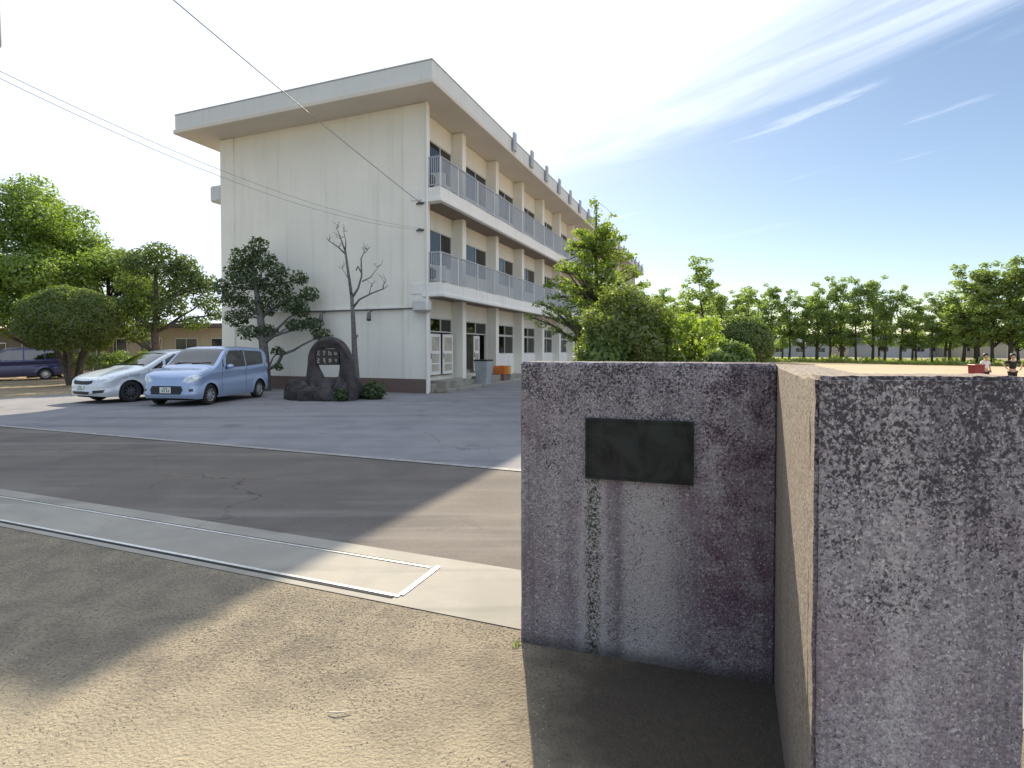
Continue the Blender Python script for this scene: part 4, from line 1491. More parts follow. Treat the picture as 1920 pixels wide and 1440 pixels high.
make_tree('podocarpus_tree', 'dark pruned evergreen tree leaning before the school gable', 'tree', P(494, 20.9),
          [(0.1, 0, -0.2, 0.20), (0.08, 0, 0.8, 0.17), (0.0, 0, 1.8, 0.16), (-.1, 0, 2.8, 0.13), (-.25, 0, 3.9, 0.09), (-.4, 0, 5.2, 0.04)], cl, 'leaf_dark', 'bark_pale', 0.055, 300, 51)

# bare pruned tree beside the monument
br = empty('bare_tree', P(668, 19.3))
tag(br, 'leafless pruned tree standing against the gable wall', 'tree')
gb = np.random.default_rng(4)
tr_ = MB()
tr_.tube([(0, 0, -0.1), (0, 0, 0.5), (-.06, 0, 1.6), (-.10, 0, 2.6), (-.15, 0, 3.5)], [0.15, 0.125, 0.10, 0.08, 0.062], 10)
tr_.build('trunk', M['bark_pale'], br, True)


def branch(pts, r0, r1):
    MB().tube(pts, list(np.linspace(r0 * 0.72, r1 * 0.7, len(pts))), 7).build('branch', M['bark_pale'], br, True)


branch([(-.15, 0, 3.45), (-.22, 0, 4.0), (-.32, .05, 4.6), (-.38, .05, 5.1)], 0.08, 0.05)
branch([(-.36, .05, 4.95), (-.62, .0, 5.2), (-.95, .0, 5.42)], 0.045, 0.018)
branch([(-.38, .05, 5.05), (-.55, .1, 5.5), (-.68, .1, 5.85)], 0.04, 0.015)
branch([(-.38, .05, 5.08), (-.34, .0, 5.4), (-.42, .0, 5.75)], 0.035, 0.012)
branch([(-.14, 0, 3.4), (0.08, 0, 3.75), (.18, .1, 4.2), (.16, .1, 4.8), (.28, .1, 5.05)], 0.065, 0.02)
branch([(.17, .1, 4.3), (.02, .2, 4.55), (-.05, .2, 4.4)], 0.04, 0.03)
branch([(-.12, 0, 3.05), (.15, -.1, 3.35), (.55, -.1, 3.55), (.98, -.1, 3.72), (1.02, -.1, 3.95)], 0.06, 0.02)
branch([(.5, -.1, 3.53), (.55, -.1, 3.8)], 0.03, 0.012)
branch([(.2, .1, 4.0), (.5, .1, 4.15), (.75, .1, 4.5)], 0.035, 0.012)
branch([(-.2, 0, 4.0), (-.35, .1, 4.2), (-.5, .1, 4.45)], 0.03, 0.01)
branch([(.28, .1, 5.0), (.40, .1, 5.1)], 0.022, 0.01)
branch([(-.05, 0, 1.95), (.06, -.05, 2.1)], 0.07, 0.05)
gt = random.Random(6)
for (x_, z_) in ((-.68, 5.85), (-.95, 5.42), (-.42, 5.75), (1.02, 3.95), (.75, 4.5), (.40, 5.1), (.28, 5.05), (.55, 3.8), (-.5, 4.45), (.98, 3.72), (-.62, 5.2), (-.55, 5.5)):
    for _k in range(3):
        branch([(x_, .05, z_), (x_ + gt.uniform(-.14, .14), .05 + gt.uniform(-.1, .1), z_ + gt.uniform(.03, .14)), (x_ + gt.uniform(-.26, .26), .05 + gt.uniform(-.15, .15), z_ + gt.uniform(.1, .3))], 0.014, 0.006)

# ------------------------------------------------------------------ monument
mon = empty('stone_monument', P(622, 17.6, 0.0))
tag(mon, 'dark arched stone monument with black lettered plaque before the gable', 'monument')


def rock_mesh(name, loc, s, seed, mat, parent, sub=3, rough_=0.22):
    bm = bmesh.new()
    bmesh.ops.create_icosphere(bm, subdivisions=sub, radius=1)
    g = random.Random(seed)
    planes = [(Vector((g.gauss(0, 1), g.gauss(0, 1), g.gauss(0, 1))).normalized(), g.uniform(0.62, 0.9)) for _ in range(9)]
    for v in bm.verts:
        p = v.co.normalized()
        k = 1.0
        for nrm, d in planes:
            c = p.dot(nrm)
            if c > 1e-3:
                k = min(k, d / c)
        k *= 1 + rough_ * 0.25 * math.sin(p.x * 9 + seed) * math.sin(p.y * 8) + g.uniform(-0.02, 0.02)
        v.co = Vector((p.x * k * s[0], p.y * k * s[1], p.z * k * s[2])) + Vector(loc)
    me = bpy.data.meshes.new(name)
    bm.to_mesh(me)
    bm.free()
    me.materials.append(mat)
    o = bpy.data.objects.new(name, me)
    COL.objects.link(o)
    o.parent = parent
    return o


# arch ring: uneven standing stone with a gap under the plaque
def arch():
    outer = [(-0.80, 0.45), (-0.79, 0.85), (-0.74, 1.15), (-0.70, 1.45), (-0.58, 1.72), (-0.36, 1.95), (-0.1, 2.02), (0.12, 2.0), (0.34, 1.90), (0.52, 1.68), (0.66, 1.38), (0.74, 1.05), (0.76, 0.7), (0.77, 0.45)]
    inner = [(-0.20, 0.45), (-0.22, 0.62), (-0.34, 0.86), (-0.47, 1.02), (-0.49, 1.30), (-0.48, 1.55), (-0.30, 1.62), (-0.1, 1.63), (0.1, 1.63), (0.22, 1.60), (0.28, 1.50), (0.28, 1.1), (0.22, 0.75), (0.18, 0.45)]
    g = random.Random(9)
    vs, fs = [], []
    n = len(outer)
    rows = 5
    for i in range(n):
        for r_ in range(rows):
            t = r_ / (rows - 1)
            x = outer[i][0] * (1 - t) + inner[i][0] * t
            z = outer[i][1] * (1 - t) + inner[i][1] * t
            th_ = (0.16 + 0.10 * math.sin(math.pi * min(1, t + 0.25))) * g.uniform(0.85, 1.15)
            vs.append((x + g.uniform(-.015, .015), -th_, z + g.uniform(-.015, .015)))
        for r_ in range(rows):
            t = r_ / (rows - 1)
            x = outer[i][0] * (1 - t) + inner[i][0] * t
            z = outer[i][1] * (1 - t) + inner[i][1] * t
            vs.append((x, 0.2 * g.uniform(0.8, 1.2), z))
    k = rows * 2
    for i in range(n - 1):
        for r_ in range(rows - 1):
            fs.append((i * k + r_, i * k + r_ + 1, (i + 1) * k + r_ + 1, (i + 1) * k + r_))
            fs.append((i * k + rows + r_, (i + 1) * k + rows + r_, (i + 1) * k + rows + r_ + 1, i * k + rows + r_ + 1))
        fs.append((i * k, (i + 1) * k, (i + 1) * k + rows, i * k + rows))
        fs.append((i * k + rows - 1, i * k + 2 * rows - 1, (i + 1) * k + 2 * rows - 1, (i + 1) * k + rows - 1))
    o = MB().add(vs, fs).build('arch_stone', M['stone'], mon, True)
    sb = o.modifiers.new('subdivide', 'SUBSURF')
    sb.levels = sb.render_levels = 2
    return o


arch()
pq = MB().box(-0.50, 0.27, -0.10, 0.04, 1.10, 1.62, 0.01).build('plaque', M['black_stone'], mon)
# eight white characters in two rows, as brush marks
STK = [
    [[(.2, .9), (.8, .75)], [(.75, .95), (.2, .5)], [(.2, .5), (.75, .45)], [(.45, .6), (.25, .2)], [(.25, .2), (.8, .1)]],
    [[(.15, .85), (.85, .85)], [(.5, 1), (.5, .1)], [(.3, .6), (.75, .6)], [(.75, .6), (.5, .35)], [(.5, .35), (.3, .1)]],
    [[(.2, .95), (.25, .1)], [(.05, .7), (.45, .72)], [(.45, .7), (.8, .45)], [(.8, .45), (.75, .1)], [(.55, .1), (.95, .2)], [(.05, .2), (.45, .6)]],
    [[(.35, .75), (.15, .3)], [(.15, .3), (.7, .2)], [(.6, .6), (.7, .2)]],
    [[(.2, .9), (.75, .85)], [(.75, .85), (.3, .5)], [(.15, .55), (.7, .5)], [(.4, .5), (.2, .15)], [(.2, .15), (.85, .1)]],
    [[(.15, .9), (.8, .85)], [(.5, 1), (.45, .6)], [(.2, .6), (.8, .6)], [(.75, .6), (.35, .2)], [(.3, .35), (.9, .05)]],
    [[(.15, .55), (.9, .55)], [(.5, .95), (.5, .1)], [(.2, .85), (.3, .25)], [(.3, .25), (.8, .3)], [(.8, .3), (.8, .75)], [(.2, .8), (.8, .75)]],
    [[(.2, .75), (.75, .7)], [(.75, .7), (.55, .25)], [(.45, .85), (.45, .45)]],
]
lt = MB()
for i, ch in enumerate(STK):
    cx0 = -0.455 + (i % 4) * 0.185
    cz0 = 1.395 if i < 4 else 1.155
    w__, h__ = 0.125, 0.165
    for (x0, z0), (x1, z1) in ch:
        a_ = Vector((cx0 + x0 * w__, 0, cz0 + z0 * h__))
        b2 = Vector((cx0 + x1 * w__, 0, cz0 + z1 * h__))
        d_ = (b2 - a_).normalized()
        nn = Vector((-d_.z, 0, d_.x)) * 0.011
        q4 = [a_ + nn, a_ - nn, b2 - nn * 0.8, b2 + nn * 0.8]
        lt.add([(p.x, -0.1035, p.z) for p in q4] + [(p.x, -0.1005, p.z) for p in q4], [(0, 1, 2, 3), (4, 7, 6, 5), (0, 4, 5, 1), (1, 5, 6, 2), (2, 6, 7, 3), (3, 7, 4, 0)])
lt.build('lettering', M['white_letter'], pq)
rk = random.Random(12)
for i in range(17):
    an = math.pi * (1.0 + i / 16) if i < 12 else math.pi * (1.05 + (i - 12) / 5)
    rad = 1.0 if i < 12 else 0.6
    x = 1.22 * rad * math.cos(an) + 0.12
    y = 0.75 * rad * math.sin(an)
    rock_mesh('rock', (x + rk.uniform(-.1, .1), y, 0.15 + (0.15 if i >= 12 else 0)), (rk.uniform(.24, .4), rk.uniform(.2, .32), rk.uniform(.32, .55)), i, M['rock'], mon)
for (x, y, z, a1, a2, a3) in ((-0.35, 0.1, 0.25, .75, .5, .38), (0.45, 0.1, 0.25, .75, .5, .40), (1.1, 0.3, 0.15, .5, .4, .35), (-0.85, 0.2, 0.15, .45, .4, .35)):
    rock_mesh('rock', (x, y, z), (a1, a2, a3), int(a1 * 100) + int(x * 10), M['rock'], mon)

for (px_, d_, r_, sd_, lb_) in ((556, 17.5, .30, 301, 'small dark shrub at the left foot of the monument rocks'), (700, 17.4, .34, 302, 'small dark shrub at the right foot of the monument rocks'), (640, 16.75, .24, 303, 'tiny dark shrub in front of the monument rocks')):
    dome('low_shrub', lb_, P(px_, d_), r_, r_ * .9, r_ * .9, r_ * .75, 'leaf_dark', 0.035, 1800, sd_, 0.02, cut=-0.8, lumps=0.18, group='low shrubs round the monument')

# ------------------------------------------------------------------ garden behind the gate wall
gg = np.random.default_rng(77)
cl = []
# ginkgo-like tree: tiers of upswept branches
for i, z in enumerate(np.linspace(1.8, 5.0, 11)):
    reach = 1.95 * (1 - (z - 1.8) / 4.4) + 0.12
    for k in range(4):
        an = i * 2.4 + k * 1.571
        for t in (0.35, 0.6, 0.82, 1.0):
            rr_ = 0.30 * (1.15 - 0.55 * t) + 0.03
            cl.append((reach * t * math.cos(an), reach * t * math.sin(an), z + 0.35 * t * reach + gg.normal(0, .05), rr_, rr_, rr_ * 0.55))
for z in (5.3, 5.6, 5.9, 6.15):
    cl.append((gg.normal(0, .08), gg.normal(0, .08), z, .17, .17, .2))
for (x, z) in ((.35, 5.55), (.5, 5.75), (.25, 5.4), (-.25, 5.6), (-.3, 5.2), (.35, 5.15)):
    cl.append((x, 0, z, .14, .14, .11))
make_tree('ginkgo_tree', 'slender yellow green tree with upswept branches before the facade', 'tree', P(1117, 17.0),
          [(0, 0, -0.2, 0.11), (0, 0, 1.5, 0.09), (.02, 0, 3.0, 0.07), (0, 0, 4.6, 0.045), (0, 0, 6.2, 0.012)], cl, 'leaf_yellow', 'bark', 0.055, 135, 61, twigs=True, limb_from=0.2)
dome('round_shrub', 'large round olive green shrub below the slender tree', P(1172, 12.2), 1.02, 1.0, 1.25, 1.62, 'leaf_olive', 0.042, 27000, 62, 0.06, cut=-0.95, lumps=0.15)
dome('round_shrub', 'low leafy green skirt shrub at the foot of the large olive shrub', P(1135, 11.6), 0.55, 0.5, 0.55, 1.25, 'leaf_mid', 0.045, 5200, 63, 0.04, cut=-0.95, lumps=0.16)
cl = [(gg.normal(0, .28), gg.normal(0, .28), gg.uniform(1.0, 2.3), .24, .24, .2) for _ in range(26)]
make_tree('leafy_shrub', 'bright yellow green leafy shrub between the two round shrubs', 'shrub', P(1298, 11.4), [(0, 0, -.1, .05), (0, 0, .9, .04), (0, 0, 2.0, .015)], cl, 'leaf_yellow', 'bark', 0.055, 190, 64, crown_name='foliage')
dome('clipped_shrub', 'dark clipped dome shrub right of the bright leafy shrub', P(1388, 13.6), 0.78, 0.75, 0.72, 1.70, 'leaf_clip', 0.036, 19000, 65, 0.05, cut=-0.6, lumps=0.03)
dome('small_shrub', 'small pale green shrub showing just above the gate wall', P(1368, 9.6), 0.42, 0.4, 0.40, 1.30, 'leaf_mid', 0.036, 7000, 66, 0.03, cut=-0.9, lumps=0.14)
cl = cloud_clumps(gg, 16, 0, 0, 2.5, 1.2, 1.2, 0.9, .3, .55)
make_tree('leafy_shrub', 'green bushy tree behind the large olive shrub', 'shrub', P(1245, 20), [(0, 0, -.1, .08), (0, 0, 1.5, .06), (0, 0, 3.0, .02)], cl, 'leaf_bright', 'bark', 0.075, 230, 67, crown_name='foliage')

# ------------------------------------------------------------------ tree rows round the field
def row_tree_meshes(seed):
    g = np.random.default_rng(seed)
    h = g.uniform(6.0, 7.2)
    cl = []
    wide = g.uniform(1.15, 1.6)
    z0 = g.uniform(1.5, 2.1)
    for i in range(40):
        z = z0 + (h - z0) * g.random() ** 0.9
        t = (z - z0) / (h - z0)
        sp_r = wide * (0.55 + 0.6 * math.sin(math.pi * min(1, t * 0.9 + 0.12))) * g.uniform(0.7, 1.15)
        an = g.uniform(0, 2 * math.pi)
        k = g.uniform(0.2, 1.0)
        r = g.uniform(0.28, 0.62)
        cl.append((sp_r * k * math.cos(an), sp_r * k * math.sin(an), z, r, r, r * g.uniform(0.55, 0.95)))
    for i in range(7):
        an = g.uniform(0, 6.28)
        q = g.uniform(0.1, 0.8)
        cl.append((q * math.cos(an), q * math.sin(an), h + g.uniform(-.2, .95), .30, .30, .26))
    bend = g.normal(0, 0.12, (6, 2))
    trunk = [(bend[i][0] * i * 0.3, bend[i][1] * i * 0.3, z, r) for i, (z, r) in enumerate(((-.2, .13), (1.2, .10), (2.4, .09), (3.6, .07), (5.0, .04), (6.2, .015)))]
    return trunk, cl


protos = []
for sd in (101, 102, 103, 104, 105, 106, 107):
    trk, cl = row_tree_meshes(sd)
    protos.append(make_tree('row_tree', 'x', 'tree', (0, -500, 0), trk, cl, 'leaf_far', 'bark', 0.09, 200, sd, group='trees lining the sports field'))
row = [(1446, 78, 1.0), (1480, 76, 1.05), (1507, 74, .95), (1531, 72, 1.0), (1556, 70, 1.02), (1577, 69, 1.08), (1605, 67, .98), (1636, 66, 1.0), (1659, 64, .84), (1688, 63, .86), (1717, 62, .84), (1748, 60, .78),
       (1781, 59, .95), (1806, 57, 1.12), (1834, 56, 1.18), (1861, 55, 1.06), (1895, 54, 1.22), (1930, 53, 1.2), (1965, 52, 1.1)]
rt = random.Random(5)
ORD = ['first', 'second', 'third', 'fourth', 'fifth', 'sixth', 'seventh', 'eighth', 'ninth', 'tenth', 'eleventh', 'twelfth', 'thirteenth', 'fourteenth', 'fifteenth', 'sixteenth', 'seventeenth', 'eighteenth', 'nineteenth']
for i, (px_, d_, sc) in enumerate(row):
    p = protos[i] if i < 7 else copy_tree(protos[(i * 3) % 7])
    p.location = P(px_, d_, 0.15)
    p.rotation_euler = (0, 0, rt.uniform(0, 6.28))
    hscale = sc * (d_ / 62) ** 0.35 * 1.22
    p.scale = (sc * rt.uniform(1.2, 1.45), sc * rt.uniform(1.2, 1.45), hscale * rt.uniform(.93, 1.06))
    p['label'] = '%s tree from the left in the row lining the sports field' % ORD[i] if i < 18 else 'tree ending the field row at the right edge'
    p['group'] = 'trees lining the sports field'
for i in range(8):
    px_ = 1466 + i * 62 + rt.uniform(-10, 10)
    d_ = float(np.interp(px_, [1446, 1965], [88, 61]))
    p = copy_tree(protos[(i * 5 + 2) % 7])
    p.location = P(px_, d_, 0.1)
    p.rotation_euler = (0, 0, rt.uniform(0, 6.28))
    sc = rt.uniform(0.95, 1.2) * (0.9 if 1640 < px_ < 1770 else 1.05)
    p.scale = (sc * 1.35, sc * 1.35, sc)
    p['label'] = '%s tree from the left in the back row behind the field trees' % ORD[i]
    p['group'] = 'back row behind the field trees'
far = [(1215, 62, 1.0, 'far tree peeping between the school roof and the olive shrub'), (1262, 70, .95, 'far tree just left of the tallest far tree'), (1312, 66, 1.42, 'tallest far tree above the yellow green shrub'),
       (1352, 74, 1.1, 'far tree right of the tallest far tree'), (1385, 80, 1.25, 'far tree above the dark clipped dome shrub'), (1418, 82, 1.3, 'far tree just left of the field row'), (1238, 74, 1.15, 'far tree low behind the green bushy shrub'), (1290, 78, 1.2, 'far tree behind the left side of the tallest far tree'),
       (1335, 84, 1.35, 'hazier far tree in the gap right of the tallest far tree'), (1402, 70, 1.05, 'nearer far tree above the right side of the dome shrub')]
for i, (px_, d_, sc, lb) in enumerate(far):
    p = copy_tree(protos[(i * 2 + 1) % 7])
    p.location = P(px_, d_, 0.1)
    p.rotation_euler = (0, 0, rt.uniform(0, 6.28))
    p.scale = (sc * 1.5, sc * 1.5, sc * 1.08)
    p['label'] = lb
    p['group'] = 'far trees behind the garden shrubs'

# verge of grass under the rows
vg = [P(1180, 95), P(1440, 72), P(1700, 58), P(1990, 48), P(2300, 60), P(1300, 140)]
sheet('grass_verge', vg, 0.03, M['verge'])


def grass_tufts(n, seed):
    g = np.random.default_rng(seed)
    t = g.random(n)
    px_ = 1430 + t * 540
    base = np.interp(px_, [1430, 1700, 1990], [73, 58.5, 48.5])
    d = base + g.random(n) ** 1.5 * 14
    x = (px_ - 960) / FPX * d
    hgt = g.gamma(2.0, 0.12, n) * (0.5 + 0.7 * np.sin(px_ * 0.045) ** 2 * np.sin(px_ * 0.013) ** 2)
    w = g.uniform(0.08, 0.25, n)
    an = g.uniform(0, np.pi, n)
    c, s_ = np.cos(an) * w, np.sin(an) * w
    lean = g.normal(0, 0.15, (n, 2))
    z0 = np.full(n, 0.02)
    V = np.stack([np.stack([x - c, d - s_, z0], 1), np.stack([x + c, d + s_, z0], 1), np.stack([x + c * .5 + lean[:, 0], d + s_ * .5 + lean[:, 1], z0 + hgt], 1), np.stack([x - c * .5 + lean[:, 0], d - s_ * .5 + lean[:, 1], z0 + hgt], 1)], 1)
    return V.reshape(-1, 3), np.arange(4 * n).reshape(-1, 4)


M['grass'] = leaf_mat('verge_grass', (0.22, 0.26, 0.05), (0.42, 0.44, 0.12), 0.5)
V, F = grass_tufts(9000, 3)
tag(np_mesh('grass', V, F, M['grass']), 'yellow green grass growing under the field trees', None, None, 'stuff')

for (px_, d_, r_, h_, sd_, lb_) in ((205, 29, .9, 1.0, 201, 'leafy bush behind the nose of the white car'), (250, 30, .8, 1.2, 202, 'bush left of the dark evergreen trunk'), (345, 30, .9, .95, 203, 'bush right of the dark evergreen trunk'),
                                    (395, 29, .8, 1.1, 204, 'bush beside the left corner of the school'), (120, 31, 1.0, 1.0, 205, 'bush beyond the tail of the navy minivan'), (60, 33, 1.1, 1.3, 206, 'bush behind the navy minivan')):
    gq = np.random.default_rng(sd_)
    cl = [(gq.normal(0, r_ * .6), gq.normal(0, r_ * .5), gq.uniform(.25, h_ * 1.3), .4, .4, .33) for _ in range(16)]
    make_tree('garden_bush', lb_, 'shrub', P(px_, d_), [(0, 0, -.1, .05), (0, 0, .5, .04), (0, 0, h_, .015)], cl, 'leaf_mid', 'bark', 0.07, 190, sd_, group='bushes along the left yard', crown_name='foliage')

# ------------------------------------------------------------------ background buildings
def shed(name, label, loc, rz, w, dp, h, wallm, roofm, wins=3, pitched=True, group=None):
    r = empty(name, loc, rz)
    tag(r, label, 'building', group)
    MB().box(-w / 2, w / 2, -dp / 2, dp / 2, 0, h).build('wall', wallm, r)
    rf = MB()
    if pitched:
        ov = 0.35
        a = [(-w / 2 - ov, -dp / 2 - ov, h + 0.002), (w / 2 + ov, -dp / 2 - ov, h + 0.002), (w / 2 + ov, dp / 2 + ov, h + 0.002), (-w / 2 - ov, dp / 2 + ov, h + 0.002),
             (-w / 2 - ov, 0, h + dp * 0.26), (w / 2 + ov, 0, h + dp * 0.26)]
        rf.add(a, [(0, 1, 5, 4), (2, 3, 4, 5), (0, 4, 3), (1, 2, 5), (0, 3, 2, 1)])
    else:
        rf.box(-w / 2 - 0.4, w / 2 + 0.4, -dp / 2 - 0.7, dp / 2 + 0.4, h + 0.002, h + 0.28, 0.02)
    rf.build('roof', roofm, r)
    for i in range(wins):
        x = -w / 2 + (i + 0.5) * w / wins
        ww = min(0.8, w / wins * 0.3)
        fo = MB().box(x - ww - .06, x + ww + .06, -dp / 2 - 0.06, -dp / 2 - 0.001, h * 0.36, h * 0.78).build('window', M['alu'], r)
        MB().box(x - ww, x - .03, -dp / 2 - 0.068, -dp / 2 - 0.061, h * 0.39, h * 0.75).box(x + .03, x + ww, -dp / 2 - 0.068, -dp / 2 - 0.061, h * 0.39, h * 0.75).build('pane', M['room_dark'], fo)
    return r


M['room_dark'] = plain('dark_pane', (0.03, 0.034, 0.038), 0.12, 0.3, 2)
M['cream'] = painted_wall('far_cream_wall', (0.46, 0.41, 0.33))
M['grey_wall'] = painted_wall('far_grey_wall', (0.36, 0.37, 0.38))
M['brown_wall'] = painted_wall('far_brown_wall', (0.16, 0.135, 0.11))
M['tile'] = plain('grey_roof_tile', (0.09, 0.09, 0.095), 0.7, 0.25, 3)
M['rust_roof'] = plain('rust_red_roof', (0.20, 0.05, 0.035), 0.7, 0.25, 3)
shed('low_building', 'low cream annex behind the dark tree left of the school', P(365, 41), R(-8), 11, 5, 3.1, M['cream'], M['tile'], 4, False)
shed('low_building', 'low tan store behind the round clipped tree', P(150, 44), R(-4), 12, 5, 2.7, M['brown_wall'], M['tile'], 4, False)
shed('low_building', 'pale shed with a rust red roof behind the navy minivan', P(-10, 48), R(2), 9, 5, 2.2, M['grey_wall'], M['rust_roof'], 3, True)
hs = [(1490, 118, 12, 2.6, 'grey_wall', 'far grey house behind the left of the tree row'), (1560, 122, 10, 2.8, 'cream', 'far cream house left of the grey sheds'), (1665, 112, 12, 2.9, 'grey_wall', 'far long grey shed behind the middle of the tree row'),
      (1735, 116, 9, 3.0, 'grey_wall', 'far grey shed right of the long grey one'), (1812, 110, 8, 3.2, 'cream', 'far cream house behind the child in white'), (1890, 104, 10, 3.0, 'cream', 'far cream house at the right edge')]
for (px_, d_, w__, h__, mm, lb) in hs:
    shed('far_house', lb, P(px_, d_), R(rt.uniform(-12, 12)), w__, 7, h__, M[mm], M['tile'], 3, True, 'houses behind the field trees')
# distant wooded line closing the horizon
gfar = np.random.default_rng(8)
cs, rs_, ks = [], [], []
for k in range(150):
    px_ = gfar.uniform(-500, 2500)
    d_ = gfar.uniform(230, 300)
    r_ = gfar.uniform(3.0, 6.5)
    cs.append(tuple(P(px_, d_, r_ * 0.45)))
    rs_.append((r_ * 1.5, r_ * 1.2, r_ * 0.8))
    ks.append(150)
V, F = leaves(cs, rs_, ks, 0.9, gfar)
tag(np_mesh('distant_woods', V, F, M['leaf_far']), 'distant low wood along the horizon', None, None, 'stuff')

# ------------------------------------------------------------------ children on the field
def skin_mesh(name, verts, edges, radii, mat, parent, sub=2):
    me = bpy.data.meshes.new(name)
    me.from_pydata(verts, edges, [])
    o = bpy.data.objects.new(name, me)
    COL.objects.link(o)
    o.parent = parent
    me.materials.append(mat)
    md = o.modifiers.new('skin', 'SKIN')
    md.use_smooth_shade = True
    if not me.skin_vertices:
        me.attributes.new
    lay = me.skin_vertices[0].data if len(me.skin_vertices) else None
    if lay is None:
        bm = bmesh.new()
        bm.from_mesh(me)
        bm.verts.layers.skin.verify()
        bm.to_mesh(me)
        bm.free()
        lay = me.skin_vertices[0].data
    for i, r_ in enumerate(radii):
        lay[i].radius = r_ if isinstance(r_, tuple) else (r_, r_)
        lay[i].use_root = (i == 0)
    sb = o.modifiers.new('subdivide', 'SUBSURF')
    sb.levels = sb.render_levels = sub
    return o


M['skin'] = plain('skin_tone', (0.46, 0.30, 0.21), 0.6, 0.06, 8)
M['hair'] = plain('black_hair', (0.012, 0.010, 0.010), 0.5, 0.2, 30)
M['shirt_white'] = plain('white_cotton', (0.66, 0.67, 0.70), 0.85, 0.06, 12)
M['shirt_black'] = plain('black_cotton', (0.016, 0.014, 0.018), 0.85, 0.1, 12)
M['shorts'] = plain('dark_shorts', (0.014, 0.013, 0.018), 0.85, 0.1, 12)


def person(label, loc, rz, pose, shirt):
    r = empty('person', loc, rz)
    tag(r, label, 'person', 'children on the sports field')
    hips, chest, neck, head = (0, 0, .70), (0, 0, 1.0), (0, -.01, 1.16), (0, -.015, 1.29)
    sh = 0.145
    v = [hips, (0, 0, .85), chest, (0, 0, 1.10), neck, (0, -.015, 1.22), head, (0, -.01, 1.36)]
    e = [(0, 1), (1, 2), (2, 3), (3, 4), (4, 5), (5, 6), (6, 7)]
    rad = [(.105, .08), (.10, .075), (.115, .08), (.10, .07), .042, .06, (.078, .092), .06]
    hands = []
    for sg in (-1, 1):
        elb, hnd = pose[sg]
        b0 = len(v)
        v += [(sg * sh, 0, 1.09), elb, hnd, tuple(np.array(hnd) + (np.array(hnd) - np.array(elb)) * 0.28)]
        e += [(3, b0), (b0, b0 + 1), (b0 + 1, b0 + 2), (b0 + 2, b0 + 3)]
        rad += [.042, .034, .025, .022]
        hands.append((hnd, elb))
        b0 = len(v)
        v += [(sg * .075, 0, .66), (sg * .085, -.01, .37), (sg * .09, .015, .08), (sg * .095, -.12, .035)]
        e += [(0, b0), (b0, b0 + 1), (b0 + 1, b0 + 2), (b0 + 2, b0 + 3)]
        rad += [.075, .050, .034, .032]
    skin_mesh('body', v, e, rad, M['skin'], r)
    # shirt
    v2 = [(0, 0, .74), (0, 0, .90), (0, 0, 1.02), (0, 0, 1.11)]
    e2 = [(0, 1), (1, 2), (2, 3)]
    r2 = [(.135, .10), (.128, .095), (.135, .098), (.11, .08)]
    for sg in (-1, 1):
        elb, hnd = pose[sg]
        m_ = tuple(np.array((sg * sh, 0, 1.09)) * 0.25 + np.array(elb) * 0.75)
        b0 = len(v2)
        v2 += [(sg * sh, 0, 1.09), m_]
        e2 += [(3, b0), (b0, b0 + 1)]
        r2 += [.062, .058]
    skin_mesh('shirt', v2, e2, r2, M[shirt], r)
    v3 = [(0, 0, .72)]
    e3, r3 = [], [(.128, .10)]
    for sg in (-1, 1):
        b0 = len(v3)
        v3 += [(sg * .08, 0, .64), (sg * .09, -.005, .42)]
        e3 += [(0, b0), (b0, b0 + 1)]
        r3 += [.088, .078]
    skin_mesh('shorts', v3, e3, r3, M['shorts'], r)
    # hair cap
    bm = bmesh.new()
    bmesh.ops.create_icosphere(bm, subdivisions=3, radius=0.108)
    for q_ in list(bm.verts):
        if q_.co.z < -0.035 or (q_.co.y < -0.055 and q_.co.z < 0.045):
            bm.verts.remove(q_)
    for q_ in bm.verts:
        q_.co = Vector((q_.co.x * 0.9, q_.co.y * 1.02 + 0.0, q_.co.z * 1.06 + 1.325))
    me = bpy.data.meshes.new('hair')
    bm.to_mesh(me)
    bm.free()
    me.materials.append(M['hair'])
    ho = bpy.data.objects.new('hair', me)
    COL.objects.link(ho)
    ho.parent = r
    # fingers: five short chains from each hand
    for (hnd, elb), sg in zip(hands, (-1, 1)):
        d_ = np.array(hnd) - np.array(elb)
        d_ = d_ / np.linalg.norm(d_)
        side_ = np.cross(d_, (0, 0, 1.0)) if abs(d_[2]) < 0.9 else np.array((0, 1.0, 0))
        side_ = side_ / np.linalg.norm(side_)
        fm = MB()
        tip = np.array(hnd) + d_ * 0.045
        for k, (o_, ln_) in enumerate(((-.022, .045), (-.008, .055), (.006, .052), (.020, .042))):
            a_ = tip + side_ * o_
            fm.tube([a_, a_ + d_ * ln_ * .6, a_ + d_ * ln_ + np.array((0, -.012, 0))], [.0075, .007, .005], 6)
        a_ = np.array(hnd) - side_ * .02
        fm.tube([a_, a_ - side_ * .022 + d_ * .02, a_ - side_ * .028 + d_ * .045], [.009, .008, .006], 6)
        fm.build('fingers', M['skin'], r, True)
    # face
    fc = MB()
    for sx in (-.03, .03):
        fc.tube([(sx, -.098, 1.30), (sx, -.104, 1.30)], [.011, .009], 8)
    fc.box(-.022, .022, -.104, -.098, 1.243, 1.249)
    fc.build('face', M['hair'], r)
    return r


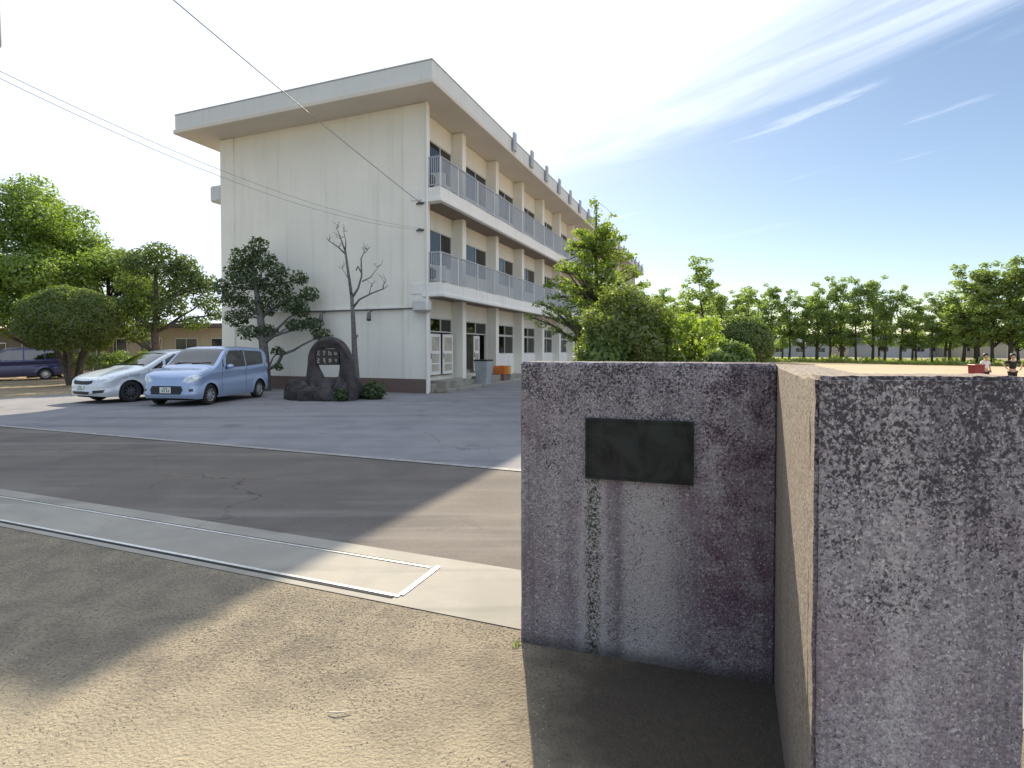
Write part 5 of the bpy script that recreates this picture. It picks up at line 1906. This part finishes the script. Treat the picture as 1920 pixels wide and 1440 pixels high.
person('child in white shirt and dark shorts standing on the sand field', P(1848, 23.0, 0.01), R(8),
       {-1: ((-.22, .02, .90), (-.20, -.06, .70)), 1: ((.22, .02, .90), (.19, -.05, .70))}, 'shirt_white')
person('child in black shirt with elbows out at the right edge', P(1899, 22.6, 0.01), R(-12),
       {-1: ((-.36, .02, 1.0), (-.24, -.08, .80)), 1: ((.36, .02, 1.0), (.24, -.08, .80))}, 'shirt_black')
rb = empty('red_bin', P(1831, 22.6, 0.012))
tag(rb, 'dark red plastic bin standing on the field beside the child in white', 'bin')
q_ = MB()
q_.add([(-.17, -.15, 0), (.17, -.15, 0), (.17, .15, 0), (-.17, .15, 0), (-.20, -.18, .92), (.20, -.18, .92), (.20, .18, .92), (-.20, .18, .92)], [(0, 3, 2, 1), (0, 1, 5, 4), (1, 2, 6, 5), (2, 3, 7, 6), (3, 0, 4, 7), (4, 5, 6, 7)])
q_.build('bin_body', plain('dark_red_plastic', (0.20, 0.018, 0.022), 0.45), rb)
MB().box(-.22, .22, -.20, .20, .921, .965, .012).build('bin_rim', plain('red_plastic', (0.24, 0.02, 0.025), 0.45), rb)

st_ = MB().tube([P(612, 2.345, 0.022), P(628, 2.338, 0.026), P(655, 2.352, 0.022)], [0.003, 0.004, 0.0025], 7).build('stick', plain('bleached_wood', (0.58, 0.52, 0.42), 0.8, 0.15, 40), None, True)
tag(st_, 'short pale stick lying on the sunlit sand in the foreground', 'stick')

# weeds at the foot of the gate wall
gw = np.random.default_rng(14)
for (x_, y_, n_, h_, lb_) in ((0.02, 2.90, 16, 0.032, 'small green weed tuft at the left foot of the gate wall'),):
    vs, fs = [], []
    for k in range(n_):
        an = gw.uniform(0, 6.28)
        bx_, by_ = gw.normal(0, .012, 2)
        ln = gw.uniform(.3, .9) * h_
        w_b = gw.uniform(.002, .004)
        dx, dy = math.cos(an), math.sin(an)
        b0 = len(vs)
        for t in (0, .5, 1):
            cx0, cy0 = x_ + bx_ + dx * ln * t * t * .8, y_ + by_ + dy * ln * t * t * .8
            z0 = .012 + h_ * gw.uniform(.8, 1.1) * math.sin(t * 1.4)
            ww = w_b * (1 - t * .85)
            vs += [(cx0 - dy * ww, cy0 + dx * ww, z0), (cx0 + dy * ww, cy0 - dx * ww, z0)]
        fs += [(b0, b0 + 1, b0 + 3, b0 + 2), (b0 + 2, b0 + 3, b0 + 5, b0 + 4)]
    tag(mesh_obj('weed_tuft', vs, fs, M['leaf_mid']), lb_, 'weed')
